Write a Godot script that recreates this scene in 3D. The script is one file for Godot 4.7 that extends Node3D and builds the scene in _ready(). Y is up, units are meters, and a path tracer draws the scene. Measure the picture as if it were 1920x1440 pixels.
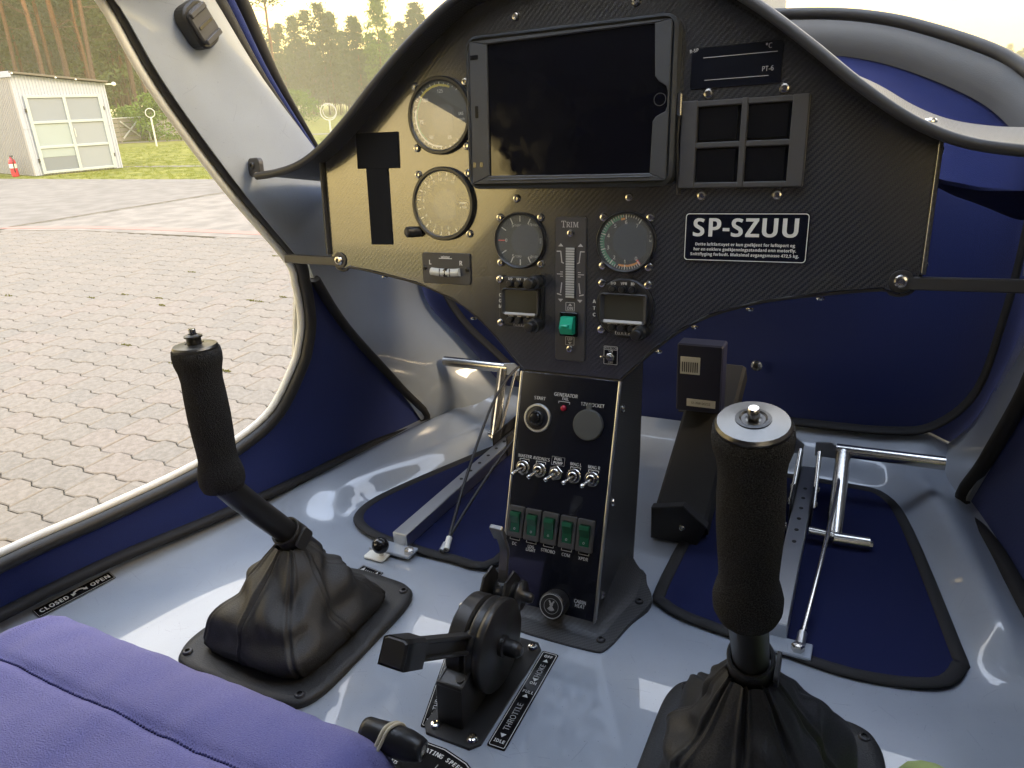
extends Node3D
# Light-sport aircraft cockpit seen from the right seat, apron and pine wood outside.
# Cockpit pieces are laid out in the aircraft's own axes (x right, y up, z aft) and then set down on the ground with AIR.

const AIR_B := Basis(Vector3(0.999309, 0.037163, 0.0), Vector3(-0.037149, 0.998948, -0.026897), Vector3(-0.001, 0.026879, 0.999638))
const CAM_A := Vector3(0.27287, 1.3, 0.67382)   # camera place in the aircraft's axes
const CAM_W := Vector3(0.27287, 1.45, 0.67382)  # and above the ground
var AIR := Transform3D(AIR_B, CAM_W - AIR_B * CAM_A)
var PF := Transform3D(Basis(Vector3(1, 0, 0), Vector3(0, 0.99608, -0.08845), Vector3(0, 0.08845, 0.99608)), Vector3(0, 1.13956, 0))
var DF := Transform3D(Basis(Vector3(1, 0, 0), Vector3(0, 0.93969, -0.34202), Vector3(0, 0.34202, 0.93969)), Vector3(0, 1.04942, 0.008))
var M := {}
var rng := RandomNumberGenerator.new()
var taken := {}
var sans: SystemFont
var sans_bold: SystemFont
var serif: SystemFont

func lin(r, g, b) -> Color:
	return Color(r, g, b).linear_to_srgb()

func mat(col, rough = 0.6, metal = 0.0, spec = 0.5) -> StandardMaterial3D:
	var m := StandardMaterial3D.new()
	m.albedo_color = col
	m.roughness = rough
	m.metallic = metal
	m.metallic_specular = spec
	return m

func noise_img(freq, sz = 512, oct = 4, seed_ = 1, type_ = FastNoiseLite.TYPE_SIMPLEX_SMOOTH) -> Image:
	var n := FastNoiseLite.new()
	n.seed = seed_
	n.frequency = freq
	n.noise_type = type_
	n.fractal_octaves = oct
	return n.get_seamless_image(sz, sz)

func normal_of(img: Image, k = 4.0) -> ImageTexture:
	var b: Image = img.duplicate()
	b.convert(Image.FORMAT_RGBA8)
	b.bump_map_to_normal_map(k)
	return ImageTexture.create_from_image(b)

# colour picture between two colours after a grey picture
func ramp_tex(img: Image, a: Color, b: Color, c1 = 0.25, c2 = 0.75) -> ImageTexture:
	var w := img.get_width()
	var h := img.get_height()
	var o := Image.create(w, h, false, Image.FORMAT_RGB8)
	for y in h:
		for x in w:
			var t = clampf((img.get_pixel(x, y).r - c1) / (c2 - c1), 0, 1)
			o.set_pixel(x, y, a.lerp(b, t))
	return ImageTexture.create_from_image(o)

func tri(m: StandardMaterial3D, scale_) -> StandardMaterial3D:
	m.uv1_triplanar = true
	m.uv1_scale = Vector3.ONE * scale_
	return m

func bump(m: StandardMaterial3D, tex, k = 1.0) -> StandardMaterial3D:
	m.normal_enabled = true
	m.normal_texture = tex
	m.normal_scale = k
	return m

# ---------------------------------------------------------------- nodes
func numbered(n: String) -> String:
	if not taken.has(n):
		taken[n] = 0
		return n
	taken[n] += 1
	return "%s_%03d" % [n, taken[n]]

func tag(o, label, category, group = ""):
	o.set_meta("label", label)
	o.set_meta("category", category)
	if group != "":
		o.set_meta("group", group)

func thing(called, label, category, xf := Transform3D.IDENTITY, group = "") -> Node3D:
	var o := Node3D.new()
	o.name = numbered(called)
	add_child(o)
	o.transform = xf
	tag(o, label, category, group)
	return o

func struct_(called, xf := Transform3D.IDENTITY) -> Node3D:
	var o := Node3D.new()
	o.name = numbered(called)
	add_child(o)
	o.transform = xf
	o.set_meta("kind", "structure")
	return o

func inst(called, mesh: Mesh, m, parent, xf := Transform3D.IDENTITY) -> MeshInstance3D:
	var o := MeshInstance3D.new()
	o.name = called
	o.mesh = mesh
	if m:
		o.material_override = m
	parent.add_child(o, true)
	o.transform = xf
	return o

func begin(smooth = true) -> SurfaceTool:
	var st := SurfaceTool.new()
	st.begin(Mesh.PRIMITIVE_TRIANGLES)
	st.set_smooth_group(0 if smooth else -1)
	return st

func done(st: SurfaceTool) -> ArrayMesh:
	st.generate_normals()
	return st.commit()

func obj(called, st: SurfaceTool, m, parent, xf := Transform3D.IDENTITY) -> MeshInstance3D:
	return inst(called, done(st), m, parent, xf)

# ---------------------------------------------------------------- shapes
func v3(st, p: Vector3):
	st.set_uv(Vector2(p.x, p.y))
	st.add_vertex(p)

func tri3(st, a, b, c):
	v3(st, a); v3(st, b); v3(st, c)

func quad(st, a, b, c, d):   # clockwise seen from the front
	tri3(st, a, b, c)
	tri3(st, a, c, d)

func circle(r, n = 32, a0 = 0.0) -> PackedVector2Array:
	var p := PackedVector2Array()
	for i in n:
		var a = a0 + TAU * i / n
		p.append(Vector2(cos(a), sin(a)) * r)
	return p

func rrect(w, h, r, n = 4) -> PackedVector2Array:
	var p := PackedVector2Array()
	r = minf(r, minf(w, h) * 0.499)
	for k in 4:
		var c = Vector2(w / 2 - r, h / 2 - r) * [Vector2(1, 1), Vector2(-1, 1), Vector2(-1, -1), Vector2(1, -1)][k]
		for i in n + 1:
			var a = PI / 2 * k + PI / 2 * i / n
			p.append(c + Vector2(cos(a), sin(a)) * r)
	return p

func shrink(p: PackedVector2Array, d) -> PackedVector2Array:
	if d == 0.0:
		return p
	var o := PackedVector2Array()
	var n := p.size()
	for i in n:
		var e1 = (p[i] - p[(i + n - 1) % n]).normalized()
		var e2 = (p[(i + 1) % n] - p[i]).normalized()
		var n1 = Vector2(-e1.y, e1.x)
		var n2 = Vector2(-e2.y, e2.x)
		var b = (n1 + n2)
		if b.length() < 1e-6:
			b = n1
		b = b.normalized()
		o.append(p[i] + b * d / maxf(0.4, b.dot(n1)))
	return o

# solid of an outline (counter-clockwise) between z0 and z1, its front edge chamfered by ch
func prism(st, poly: PackedVector2Array, z0, z1, ch = 0.0, xf := Transform3D.IDENTITY, back = true):
	var inner = shrink(poly, ch)
	var n := poly.size()
	st.set_smooth_group(-1)
	var idx = Geometry2D.triangulate_polygon(inner)
	for i in range(0, idx.size(), 3):
		var a = inner[idx[i]]
		var b = inner[idx[i + 1]]
		var c = inner[idx[i + 2]]
		if (b - a).cross(c - a) > 0:
			var t = b; b = c; c = t
		tri3(st, xf * Vector3(a.x, a.y, z1), xf * Vector3(b.x, b.y, z1), xf * Vector3(c.x, c.y, z1))
		if back:
			tri3(st, xf * Vector3(a.x, a.y, z0), xf * Vector3(c.x, c.y, z0), xf * Vector3(b.x, b.y, z0))
	for i in n:
		var j = (i + 1) % n
		var p0 = xf * Vector3(poly[i].x, poly[i].y, z0)
		var p1 = xf * Vector3(poly[j].x, poly[j].y, z0)
		var q0 = xf * Vector3(poly[i].x, poly[i].y, z1 - ch)
		var q1 = xf * Vector3(poly[j].x, poly[j].y, z1 - ch)
		quad(st, p0, q0, q1, p1)
		if ch > 0:
			quad(st, q0, xf * Vector3(inner[i].x, inner[i].y, z1), xf * Vector3(inner[j].x, inner[j].y, z1), q1)

# flat ring between two outlines of the same point count, with depth
func ring(st, outer: PackedVector2Array, inner: PackedVector2Array, z0, z1, ch = 0.0, xf := Transform3D.IDENTITY, zin = null):
	var n := outer.size()
	var zi = z1 if zin == null else zin
	st.set_smooth_group(-1)
	var o2 = shrink(outer, ch)
	var i2 = shrink(inner, -ch)
	for i in n:
		var j = (i + 1) % n
		var f = func(p, z): return xf * Vector3(p.x, p.y, z)
		quad(st, f.call(outer[i], z0), f.call(outer[i], z1 - ch), f.call(outer[j], z1 - ch), f.call(outer[j], z0))
		if ch > 0:
			quad(st, f.call(outer[i], z1 - ch), f.call(o2[i], z1), f.call(o2[j], z1), f.call(outer[j], z1 - ch))
		quad(st, f.call(o2[i], z1), f.call(i2[i], zi), f.call(i2[j], zi), f.call(o2[j], z1))
		if ch > 0:
			quad(st, f.call(i2[i], zi), f.call(inner[i], zi - ch), f.call(inner[j], zi - ch), f.call(i2[j], zi))
		quad(st, f.call(inner[i], zi - ch), f.call(inner[i], z0), f.call(inner[j], z0), f.call(inner[j], zi - ch))

func box(st, c: Vector3, s: Vector3, ch = 0.0, b := Basis.IDENTITY):
	var r = rrect(s.x, s.y, maxf(ch, 0.00005), 1)
	prism(st, r, -s.z / 2, s.z / 2, minf(ch, s.z * 0.4), Transform3D(b, c))

# turned body: profile of (radius, z) from bottom to top, about local z
func lathe(st, prof: Array, n = 24, xf := Transform3D.IDENTITY, smooth = true):
	st.set_smooth_group(0 if smooth else -1)
	for k in prof.size() - 1:
		var a = prof[k]
		var b = prof[k + 1]
		for i in n:
			var t0 = TAU * i / n
			var t1 = TAU * (i + 1) / n
			var p0 = xf * Vector3(a.x * cos(t0), a.x * sin(t0), a.y)
			var p1 = xf * Vector3(a.x * cos(t1), a.x * sin(t1), a.y)
			var q0 = xf * Vector3(b.x * cos(t0), b.x * sin(t0), b.y)
			var q1 = xf * Vector3(b.x * cos(t1), b.x * sin(t1), b.y)
			if smooth:
				st.set_smooth_group(k if (k > 0 and k < prof.size() - 1 and prof.size() < 9) else 0)
			if a.x < 1e-6:
				tri3(st, p0, q0, q1)
			elif b.x < 1e-6:
				tri3(st, p0, q0, p1)
			else:
				quad(st, p0, q0, q1, p1)

# tube along a path; radii: number or list
func tube(st, path: Array, radii, n = 10, caps = true, flat = 1.0):
	st.set_smooth_group(0)
	var rings = []
	var up := Vector3.UP
	var d0: Vector3 = (path[1] - path[0]).normalized()
	if absf(d0.dot(up)) > 0.9:
		up = Vector3.RIGHT
	var side: Vector3 = d0.cross(up).normalized()
	for i in path.size():
		var d: Vector3
		if i == 0: d = path[1] - path[0]
		elif i == path.size() - 1: d = path[i] - path[i - 1]
		else: d = (path[i + 1] - path[i]).normalized() + (path[i] - path[i - 1]).normalized()
		d = d.normalized()
		side = (side - d * side.dot(d)).normalized()
		var other = side.cross(d)
		var r = radii[i] if radii is Array else radii
		var rr = []
		for k in n:
			var a = TAU * k / n
			rr.append(path[i] + (side * cos(a) + other * sin(a) * flat) * r)
		rings.append(rr)
	for i in path.size() - 1:
		for k in n:
			var l = (k + 1) % n
			quad(st, rings[i][k], rings[i][l], rings[i + 1][l], rings[i + 1][k])
	if caps:
		st.set_smooth_group(-1)
		var e = path.size() - 1
		for k in n:
			var l = (k + 1) % n
			tri3(st, path[0], rings[0][l], rings[0][k])
			tri3(st, path[e], rings[e][k], rings[e][l])

# flat strip swept along a path: width across 'wide', thickness along 'thin'
func strip(st, path: Array, wide: Vector3, thin: Vector3):
	st.set_smooth_group(-1)
	for i in path.size() - 1:
		var a = path[i]
		var b = path[i + 1]
		var c = [[-1, -1], [1, -1], [1, 1], [-1, 1]]
		for k in 4:
			var m = (k + 1) % 4
			var k0 = wide * c[k][0] / 2 + thin * c[k][1] / 2
			var k1 = wide * c[m][0] / 2 + thin * c[m][1] / 2
			quad(st, a + k0, a + k1, b + k1, b + k0)

func smooth_path(pts: Array, per = 6, closed = false) -> Array:
	var out = []
	var n := pts.size()
	var segs = n if closed else n - 1
	for i in segs:
		var p0 = pts[(i - 1 + n) % n] if (closed or i > 0) else pts[0]
		var p1 = pts[i]
		var p2 = pts[(i + 1) % n]
		var p3 = pts[(i + 2) % n] if (closed or i + 2 < n) else pts[n - 1]
		for k in per:
			var t = float(k) / per
			out.append(0.5 * ((2.0 * p1) + (p2 - p0) * t + (2.0 * p0 - 5.0 * p1 + 4.0 * p2 - p3) * t * t + (3.0 * p1 - p0 - 3.0 * p2 + p3) * t * t * t))
	if not closed:
		out.append(pts[n - 1])
	return out

# sheet through rows of points; thick > 0 gives it a back and edges
func sheet(st, rows: Array, thick = 0.0, flip = false):
	st.set_smooth_group(0)
	var h := rows.size()
	var w: int = rows[0].size()
	var back = []
	if thick != 0.0:
		for j in h:
			var r = []
			for i in w:
				var du = rows[j][mini(i + 1, w - 1)] - rows[j][maxi(i - 1, 0)]
				var dv = rows[mini(j + 1, h - 1)][i] - rows[maxi(j - 1, 0)][i]
				var nn = dv.cross(du).normalized() * (-1.0 if flip else 1.0)
				r.append(rows[j][i] - nn * thick)
			back.append(r)
	for j in h - 1:
		for i in w - 1:
			var a = rows[j][i]; var b = rows[j][i + 1]; var c = rows[j + 1][i + 1]; var d = rows[j + 1][i]
			if flip: quad(st, a, d, c, b)
			else: quad(st, a, b, c, d)
			if thick != 0.0:
				st.set_smooth_group(1)
				a = back[j][i]; b = back[j][i + 1]; c = back[j + 1][i + 1]; d = back[j + 1][i]
				if flip: quad(st, a, b, c, d)
				else: quad(st, a, d, c, b)
				st.set_smooth_group(0)
	if thick != 0.0:
		st.set_smooth_group(-1)
		for j in h - 1:
			for i in [0, w - 1]:
				quad(st, rows[j][i], rows[j + 1][i], back[j + 1][i], back[j][i])
		for i in w - 1:
			for j in [0, h - 1]:
				quad(st, rows[j][i], rows[j][i + 1], back[j][i + 1], back[j][i])

func loft(a: Array, b: Array, n = 8, bulge := Vector3.ZERO) -> Array:
	var rows = []
	for j in n + 1:
		var t = float(j) / n
		var r = []
		for i in a.size():
			r.append(a[i].lerp(b[i], t) + bulge * sin(PI * t))
		rows.append(r)
	return rows

# raised lettering, cap height h, centred (or left-set) in the local xy plane
func text(parent, s: String, h, x, y, z, m, font = null, align = 0, turn = 0.0, called = "lettering", squeeze = 1.0) -> MeshInstance3D:
	var t := TextMesh.new()
	t.font = sans if font == null else font
	t.text = s
	t.font_size = 32
	t.pixel_size = h / (0.714 * 32)
	t.depth = 0.0003
	t.curve_step = 3.0
	t.horizontal_alignment = [HORIZONTAL_ALIGNMENT_CENTER, HORIZONTAL_ALIGNMENT_LEFT, HORIZONTAL_ALIGNMENT_RIGHT][align]
	t.vertical_alignment = VERTICAL_ALIGNMENT_CENTER
	var o := MeshInstance3D.new()
	o.name = called
	o.mesh = t
	o.material_override = m
	parent.add_child(o, true)
	o.transform = Transform3D(Basis(Vector3(0, 0, 1), turn).scaled_local(Vector3(squeeze, 1, 1)), Vector3(x, y, z))
	return o

func at(p: Vector3) -> Transform3D:
	return Transform3D(Basis.IDENTITY, p)

# frame with local z along d
func along(p: Vector3, d: Vector3, up := Vector3.UP) -> Transform3D:
	var z = d.normalized()
	if absf(z.dot(up)) > 0.99:
		up = Vector3.BACK
	var x = up.cross(z).normalized()
	return Transform3D(Basis(x, z.cross(x), z), p)

# ---------------------------------------------------------------- materials
func twill(px = 128) -> Array:
	var alb := Image.create(px, px, false, Image.FORMAT_RGB8)
	var hgt := Image.create(px, px, false, Image.FORMAT_RGBA8)
	var cell = px / 4.0
	for y in px:
		for x in px:
			var i = int(x / cell)
			var j = int(y / cell)
			var fx = fmod(x, cell) / cell
			var fy = fmod(y, cell) / cell
			var warp = (i + j) % 4 < 2
			var across = fx if warp else fy
			var fibre = 0.5 + 0.5 * sin((across * 7.0) * TAU)
			var hh = sin(across * PI)
			var c = (0.022 if warp else 0.039) + 0.006 * fibre
			alb.set_pixel(x, y, lin(c * .97, c, c * 1.09))
			hgt.set_pixel(x, y, Color(hh * 0.9 + 0.08 * fibre, 0, 0))
	for y in px:
		for x in px:
			var g = hgt.get_pixel(x, y).r
			hgt.set_pixel(x, y, Color(g, g, g))
	return [ImageTexture.create_from_image(alb), normal_of(hgt, 5.0)]

func make_materials():
	var fine = noise_img(0.06, 512, 3, 3)
	var coarse = noise_img(0.012, 512, 5, 4)
	var cells = noise_img(0.045, 512, 2, 9, FastNoiseLite.TYPE_CELLULAR)
	var n_fine = normal_of(fine, 3.0)
	var n_coarse = normal_of(coarse, 6.0)
	var n_cells = normal_of(cells, 4.0)
	var tw = twill()
	# carbon: woven cloth under a glossy resin coat
	var c := mat(Color.WHITE, 0.22, 0.0, 1.0)
	c.albedo_texture = tw[0]
	bump(c, tw[1], 0.16)
	c.clearcoat_enabled = true
	c.clearcoat = 1.0
	c.clearcoat_roughness = 0.06
	M.carbon = tri(c, 175.0)
	var c2 := mat(Color.WHITE, 0.4, 0.0, 0.5)
	c2.albedo_texture = tw[0]
	bump(c2, tw[1], 0.9)
	M.carbon_dull = tri(c2, 175.0)
	M.carbon_edge = tri(bump(mat(lin(0.03, 0.03, 0.032), 0.45), n_cells, 0.6), 60.0)
	# painted composite
	var g := mat(lin(0.315, 0.352, 0.41), 0.28, 0.0, 0.5)
	g.clearcoat_enabled = true
	g.clearcoat = 1.0
	g.clearcoat_roughness = 0.02
	g.albedo_texture = ramp_tex(coarse, Color(0.97, 0.97, 0.98), Color(1, 1, 1))
	# used deck paint: faint scuffs and specks of grit
	var sp := Image.create(1024, 1024, false, Image.FORMAT_RGB8)
	var pr := RandomNumberGenerator.new(); pr.seed = 90
	for y in 1024:
		for x in 1024:
			var v = .965 + .035 * coarse.get_pixel(x / 2, y / 2).r
			sp.set_pixel(x, y, Color(v, v, v))
	for k in 700:
		var x = pr.randi() % 1024; var y = pr.randi() % 1024
		var v = pr.randf_range(.45, .85)
		sp.set_pixel(x, y, Color(v, v * .97, v * .92))
		if pr.randf() < .25: sp.set_pixel((x + 1) % 1024, y, Color(v, v * .97, v * .92))
	for k in 170:
		var p = Vector2(pr.randi() % 1024, pr.randi() % 1024)
		var d = Vector2.from_angle(pr.randf() * TAU)
		var v = pr.randf_range(.84, .93) if pr.randf() < .7 else 1.0
		for q in pr.randi_range(8, 60):
			p += d; d = d.rotated(pr.randf_range(-.04, .04))
			sp.set_pixel(posmod(int(p.x), 1024), posmod(int(p.y), 1024), Color(v, v, v))
	g.albedo_texture = ImageTexture.create_from_image(sp)
	M.grey_paint = tri(g, 2.4)
	M.grey_felt = tri(bump(mat(lin(.055, .057, .060), .75), n_fine, .5), 20.0)
	M.white_edge = mat(lin(0.78, 0.77, 0.70), 0.35)
	M.rubber = tri(bump(mat(lin(0.014, 0.014, 0.015), 0.55), n_fine, 0.4), 30.0)
	# textiles
	var weave = noise_img(0.11, 512, 2, 21)
	var n_weave = normal_of(weave, 4.0)
	var b := mat(Color.WHITE, 0.8, 0.0, 0.35)
	b.albedo_texture = ramp_tex(weave, lin(0.010, 0.018, 0.092), lin(0.019, 0.034, 0.160))
	bump(b, n_weave, 0.5)
	b.rim_enabled = true; b.rim = 0.25; b.rim_tint = 0.6
	M.blue_cloth = tri(b, 14.0)
	var b2 := mat(Color.WHITE, 0.95, 0.0, 0.25)
	b2.albedo_texture = ramp_tex(weave, lin(0.008, 0.012, 0.048), lin(0.017, 0.022, 0.082))
	bump(b2, n_weave, 0.8)
	M.carpet = tri(b2, 20.0)
	var s := mat(Color.WHITE, 0.9, 0.0, 0.3)
	s.albedo_texture = ramp_tex(weave, lin(0.155, 0.15, 0.36), lin(0.195, 0.19, 0.43))
	bump(s, n_weave, 1.2)
	s.rim_enabled = true; s.rim = 0.45; s.rim_tint = 0.5
	M.seat = tri(s, 10.0)
	M.seam = mat(lin(0.03, 0.03, 0.12), 0.9)
	M.black_tape = tri(bump(mat(lin(0.009, 0.009, 0.011), 0.75), n_weave, 0.5), 20.0)
	M.velcro = tri(bump(mat(lin(0.014, 0.015, 0.018), 0.95, 0, 0.15), n_fine, 1.0), 40.0)
	# leather
	var l := mat(Color.WHITE, 0.58, 0.0, 0.5)
	l.albedo_texture = ramp_tex(cells, lin(0.012, 0.012, 0.013), lin(0.026, 0.026, 0.027))
	bump(l, n_cells, 1.0)
	M.leather = tri(l, 30.0)
	M.stitch = mat(lin(0.012, 0.012, 0.012), 0.7)
	var f := mat(Color.WHITE, 0.97, 0.0, 0.2)
	f.albedo_texture = ramp_tex(noise_img(0.13, 512, 2, 33), lin(0.010, 0.010, 0.011), lin(0.075, 0.075, 0.074))
	bump(f, normal_of(noise_img(0.13, 512, 2, 33), 6.0), 1.0)
	M.foam = tri(f, 14.0)
	# metals and plastics
	M.steel = mat(lin(0.62, 0.60, 0.56), 0.22, 1.0)
	M.bright_steel = mat(lin(0.72, 0.70, 0.66), 0.12, 1.0)
	M.tube_steel = tri(bump(mat(lin(0.58, 0.56, 0.52), 0.25, 1.0), n_fine, 0.08), 8.0)
	M.alu = tri(bump(mat(lin(0.55, 0.56, 0.57), 0.34, 1.0), n_fine, 0.1), 10.0)
	M.dark_metal = mat(lin(0.05, 0.05, 0.055), 0.4, 0.6)
	M.socket_dark = mat(lin(0.02, 0.02, 0.02), 0.6)
	M.black_plastic = tri(bump(mat(lin(0.013, 0.013, 0.014), 0.42), n_fine, 0.12), 25.0)
	M.black_gloss = mat(lin(0.008, 0.008, 0.009), 0.12)
	M.black_satin = tri(bump(mat(lin(0.016, 0.016, 0.017), 0.35), n_fine, 0.1), 25.0)
	M.dark_grey = tri(bump(mat(lin(0.045, 0.045, 0.048), 0.55), n_fine, 0.15), 30.0)
	M.holder = tri(bump(mat(lin(0.04, 0.043, 0.048), 0.5), n_fine, 0.15), 30.0)
	var pl := mat(lin(0.006, 0.007, 0.012), 0.18)
	pl.clearcoat_enabled = true; pl.clearcoat = 0.6; pl.clearcoat_roughness = 0.05
	M.ped_plate = pl
	M.dial = mat(lin(0.012, 0.012, 0.014), 0.5)
	M.lcd = mat(lin(0.022, 0.027, 0.045), 0.3)
	M.lcd_olive = mat(lin(0.035, 0.036, 0.028), 0.35)
	M.screen = mat(lin(0.004, 0.004, 0.006), 0.14, 0.0, 0.5)
	M.screen.roughness_texture = ramp_tex(noise_img(0.012, 512, 4, 95), Color(.2, .2, .2), Color(1, 1, 1), .35, .75)
	tri(M.screen, 6.0)
	M.white_ink = mat(lin(0.62, 0.62, 0.60), 0.6)
	M.grey_ink = mat(lin(0.42, 0.42, 0.42), 0.6)
	M.yellow_ink = mat(lin(0.6, 0.5, 0.06), 0.6)
	M.green_ink = mat(lin(0.05, 0.22, 0.13), 0.6)
	M.orange_ink = mat(lin(0.7, 0.28, 0.05), 0.6)
	M.red_ink = mat(lin(0.65, 0.06, 0.05), 0.6)
	M.green_rocker = mat(lin(0.01, 0.36, 0.22), 0.35)
	M.dark_green = mat(lin(0.012, 0.085, 0.045), 0.25)
	M.red_led = mat(lin(0.35, 0.01, 0.03), 0.15)
	M.trim_led = mat(lin(0.40, 0.40, 0.38), 0.35)
	M.trim_plate = tri(bump(mat(lin(0.05, 0.05, 0.056), 0.5, 0.2), n_fine, 0.1), 30.0)
	M.socket_cap = tri(bump(mat(lin(0.06, 0.065, 0.065), 0.5), n_fine, 0.1), 30.0)
	M.clear_tube = mat(lin(0.55, 0.56, 0.53), 0.1)
	M.cord = tri(bump(mat(lin(0.62, 0.58, 0.46), 0.8), n_fine, 0.5), 40.0)
	M.label_blue = mat(lin(0.008, 0.010, 0.035), 0.6)
	M.label_white = mat(lin(0.6, 0.6, 0.58), 0.6)
	var pane := mat(Color(0.92, 0.95, 0.93, 0.05), 0.01, 0.0, 0.5)
	pane.transparency = BaseMaterial3D.TRANSPARENCY_ALPHA
	M.gauge_glass = pane
	var ws := mat(Color(0.86, 0.88, 0.78, 0.07), 0.02, 0.0, 0.5)
	ws.transparency = BaseMaterial3D.TRANSPARENCY_ALPHA
	M.windshield = ws
	M.green_trousers = tri(bump(mat(lin(0.36, 0.43, 0.16), 0.85), n_weave, 0.6), 14.0)
	# outdoors
	var pv := noise_img(0.03, 512, 5, 41)
	var tones = [[0.160, 0.146, 0.130], [0.166, 0.150, 0.133], [0.153, 0.141, 0.127], [0.168, 0.149, 0.133], [0.162, 0.147, 0.131]]
	M.pavers = []
	for k in tones.size():
		var t = tones[k]
		var p := mat(Color.WHITE, 0.9, 0.0, 0.3)
		p.albedo_texture = ramp_tex(noise_img(0.035, 256, 5, 50 + k), lin(t[0] * 0.86, t[1] * 0.86, t[2] * 0.85), lin(t[0] * 1.08, t[1] * 1.08, t[2] * 1.08), 0.2, 0.8)
		bump(p, normal_of(noise_img(0.1, 256, 3, 60 + k), 3.0), 0.5)
		p.uv1_triplanar = true; p.uv1_world_triplanar = true; p.uv1_scale = Vector3.ONE * 2.7
		M.pavers.append(p)
	var js := mat(Color.WHITE, 0.95, 0.0, 0.2)
	js.albedo_texture = ramp_tex(noise_img(0.05, 256, 4, 71), lin(0.05, 0.045, 0.035), lin(0.12, 0.11, 0.085))
	js.uv1_triplanar = true; js.uv1_world_triplanar = true; js.uv1_scale = Vector3.ONE * 2.0
	M.joint = js
	var cc := mat(Color.WHITE, 0.9, 0.0, 0.3)
	cc.albedo_texture = ramp_tex(noise_img(0.012, 512, 6, 72), lin(0.14, 0.13, 0.117), lin(0.192, 0.176, 0.158), 0.2, 0.8)
	bump(cc, normal_of(pv, 2.0), 0.5)
	cc.uv1_triplanar = true; cc.uv1_world_triplanar = true; cc.uv1_scale = Vector3.ONE * 0.35
	M.apron = cc
	var as_ := mat(Color.WHITE, 0.9, 0.0, 0.3)
	as_.albedo_texture = ramp_tex(noise_img(0.014, 512, 6, 73), lin(0.125, 0.117, 0.107), lin(0.165, 0.153, 0.140), 0.2, 0.8)
	as_.uv1_triplanar = true; as_.uv1_world_triplanar = true; as_.uv1_scale = Vector3.ONE * 0.3
	M.taxiway = as_
	var dk := mat(Color.WHITE, 0.9, 0.0, 0.3)
	dk.albedo_texture = ramp_tex(noise_img(0.03, 256, 5, 74), lin(0.075, 0.07, 0.06), lin(0.15, 0.14, 0.12))
	dk.uv1_triplanar = true; dk.uv1_world_triplanar = true; dk.uv1_scale = Vector3.ONE * 0.6
	M.gutter = dk
	M.red_line = mat(lin(0.235, 0.13, 0.11), 0.85)
	var gr := mat(Color.WHITE, 0.95, 0.0, 0.2)
	gr.albedo_texture = ramp_tex(noise_img(0.02, 512, 6, 75), lin(0.095, 0.105, 0.024), lin(0.175, 0.172, 0.046), 0.25, 0.75)
	gr.uv1_triplanar = true; gr.uv1_world_triplanar = true; gr.uv1_scale = Vector3.ONE * 0.12
	M.grass = gr
	M.blade = mat(lin(0.125, 0.142, 0.03), 0.9, 0.0, 0.2)
	M.blade.backlight_enabled = true
	M.blade.backlight = Color(0.3, 0.35, 0.08)
	M.moss = mat(lin(0.10, 0.10, 0.02), 0.95, 0.0, 0.1)
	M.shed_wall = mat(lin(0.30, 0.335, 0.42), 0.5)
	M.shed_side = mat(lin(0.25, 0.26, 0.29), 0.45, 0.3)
	M.shed_roof = mat(lin(0.10, 0.09, 0.07), 0.7)
	M.shed_frame = mat(lin(0.30, 0.345, 0.37), 0.5)
	M.shed_panes = [mat(lin(0.165, 0.195, 0.25), 0.3), mat(lin(0.19, 0.22, 0.27), 0.35), mat(lin(0.22, 0.27, 0.30), 0.35), mat(lin(0.13, 0.155, 0.20), 0.3)]
	M.red_paint = mat(lin(0.42, 0.02, 0.04), 0.35)
	M.fence_wood = mat(lin(0.17, 0.165, 0.145), 0.85)
	M.galv = mat(lin(0.42, 0.43, 0.42), 0.5)
	var bk := mat(Color.WHITE, 0.95, 0.0, 0.2)
	bk.vertex_color_use_as_albedo = true
	bk.albedo_texture = ramp_tex(noise_img(0.05, 256, 4, 81), Color(0.62, 0.62, 0.62), Color(1, 1, 1))
	bk.uv1_triplanar = true
	bk.uv1_scale = Vector3(3, 0.7, 3)
	M.bark = bk
	M.needles = []
	for k in [[0.045, 0.065, 0.028], [0.055, 0.078, 0.03], [0.085, 0.12, 0.035]]:
		var nd := mat(lin(k[0], k[1], k[2]), 0.8, 0.0, 0.2)
		nd.backlight_enabled = true
		nd.backlight = Color(k[0] * 3.0, k[1] * 3.2, k[2] * 1.5)
		M.needles.append(nd)
	M.prop = mat(lin(0.33, 0.33, 0.32), 0.5)

# ---------------------------------------------------------------- cabin shell
func V(x, y, z) -> Vector3:
	return Vector3(x, y, z)

func flipx(a: Array, s) -> Array:
	var o = []
	for p in a:
		o.append(Vector3(p.x * s, p.y, p.z))
	return o

var DOOR_L = [Vector3(-.575, .88, .95), Vector3(-.563, .88, .6), Vector3(-.55, .88, .33), Vector3(-.535, .88, .22), Vector3(-.515, .885, .115), Vector3(-.495, .90, .035), Vector3(-.475, .93, -.025), Vector3(-.455, .99, -.065), Vector3(-.447, 1.02, -.075), Vector3(-.44, 1.053, -.08), Vector3(-.435, 1.085, -.077), Vector3(-.43, 1.115, -.07), Vector3(-.425, 1.155, -.055), Vector3(-.43, 1.26, .025), Vector3(-.44, 1.37, .09), Vector3(-.45, 1.45, .12), Vector3(-.453, 1.468, .15), Vector3(-.455, 1.465, .25), Vector3(-.46, 1.45, .42)]
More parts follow.
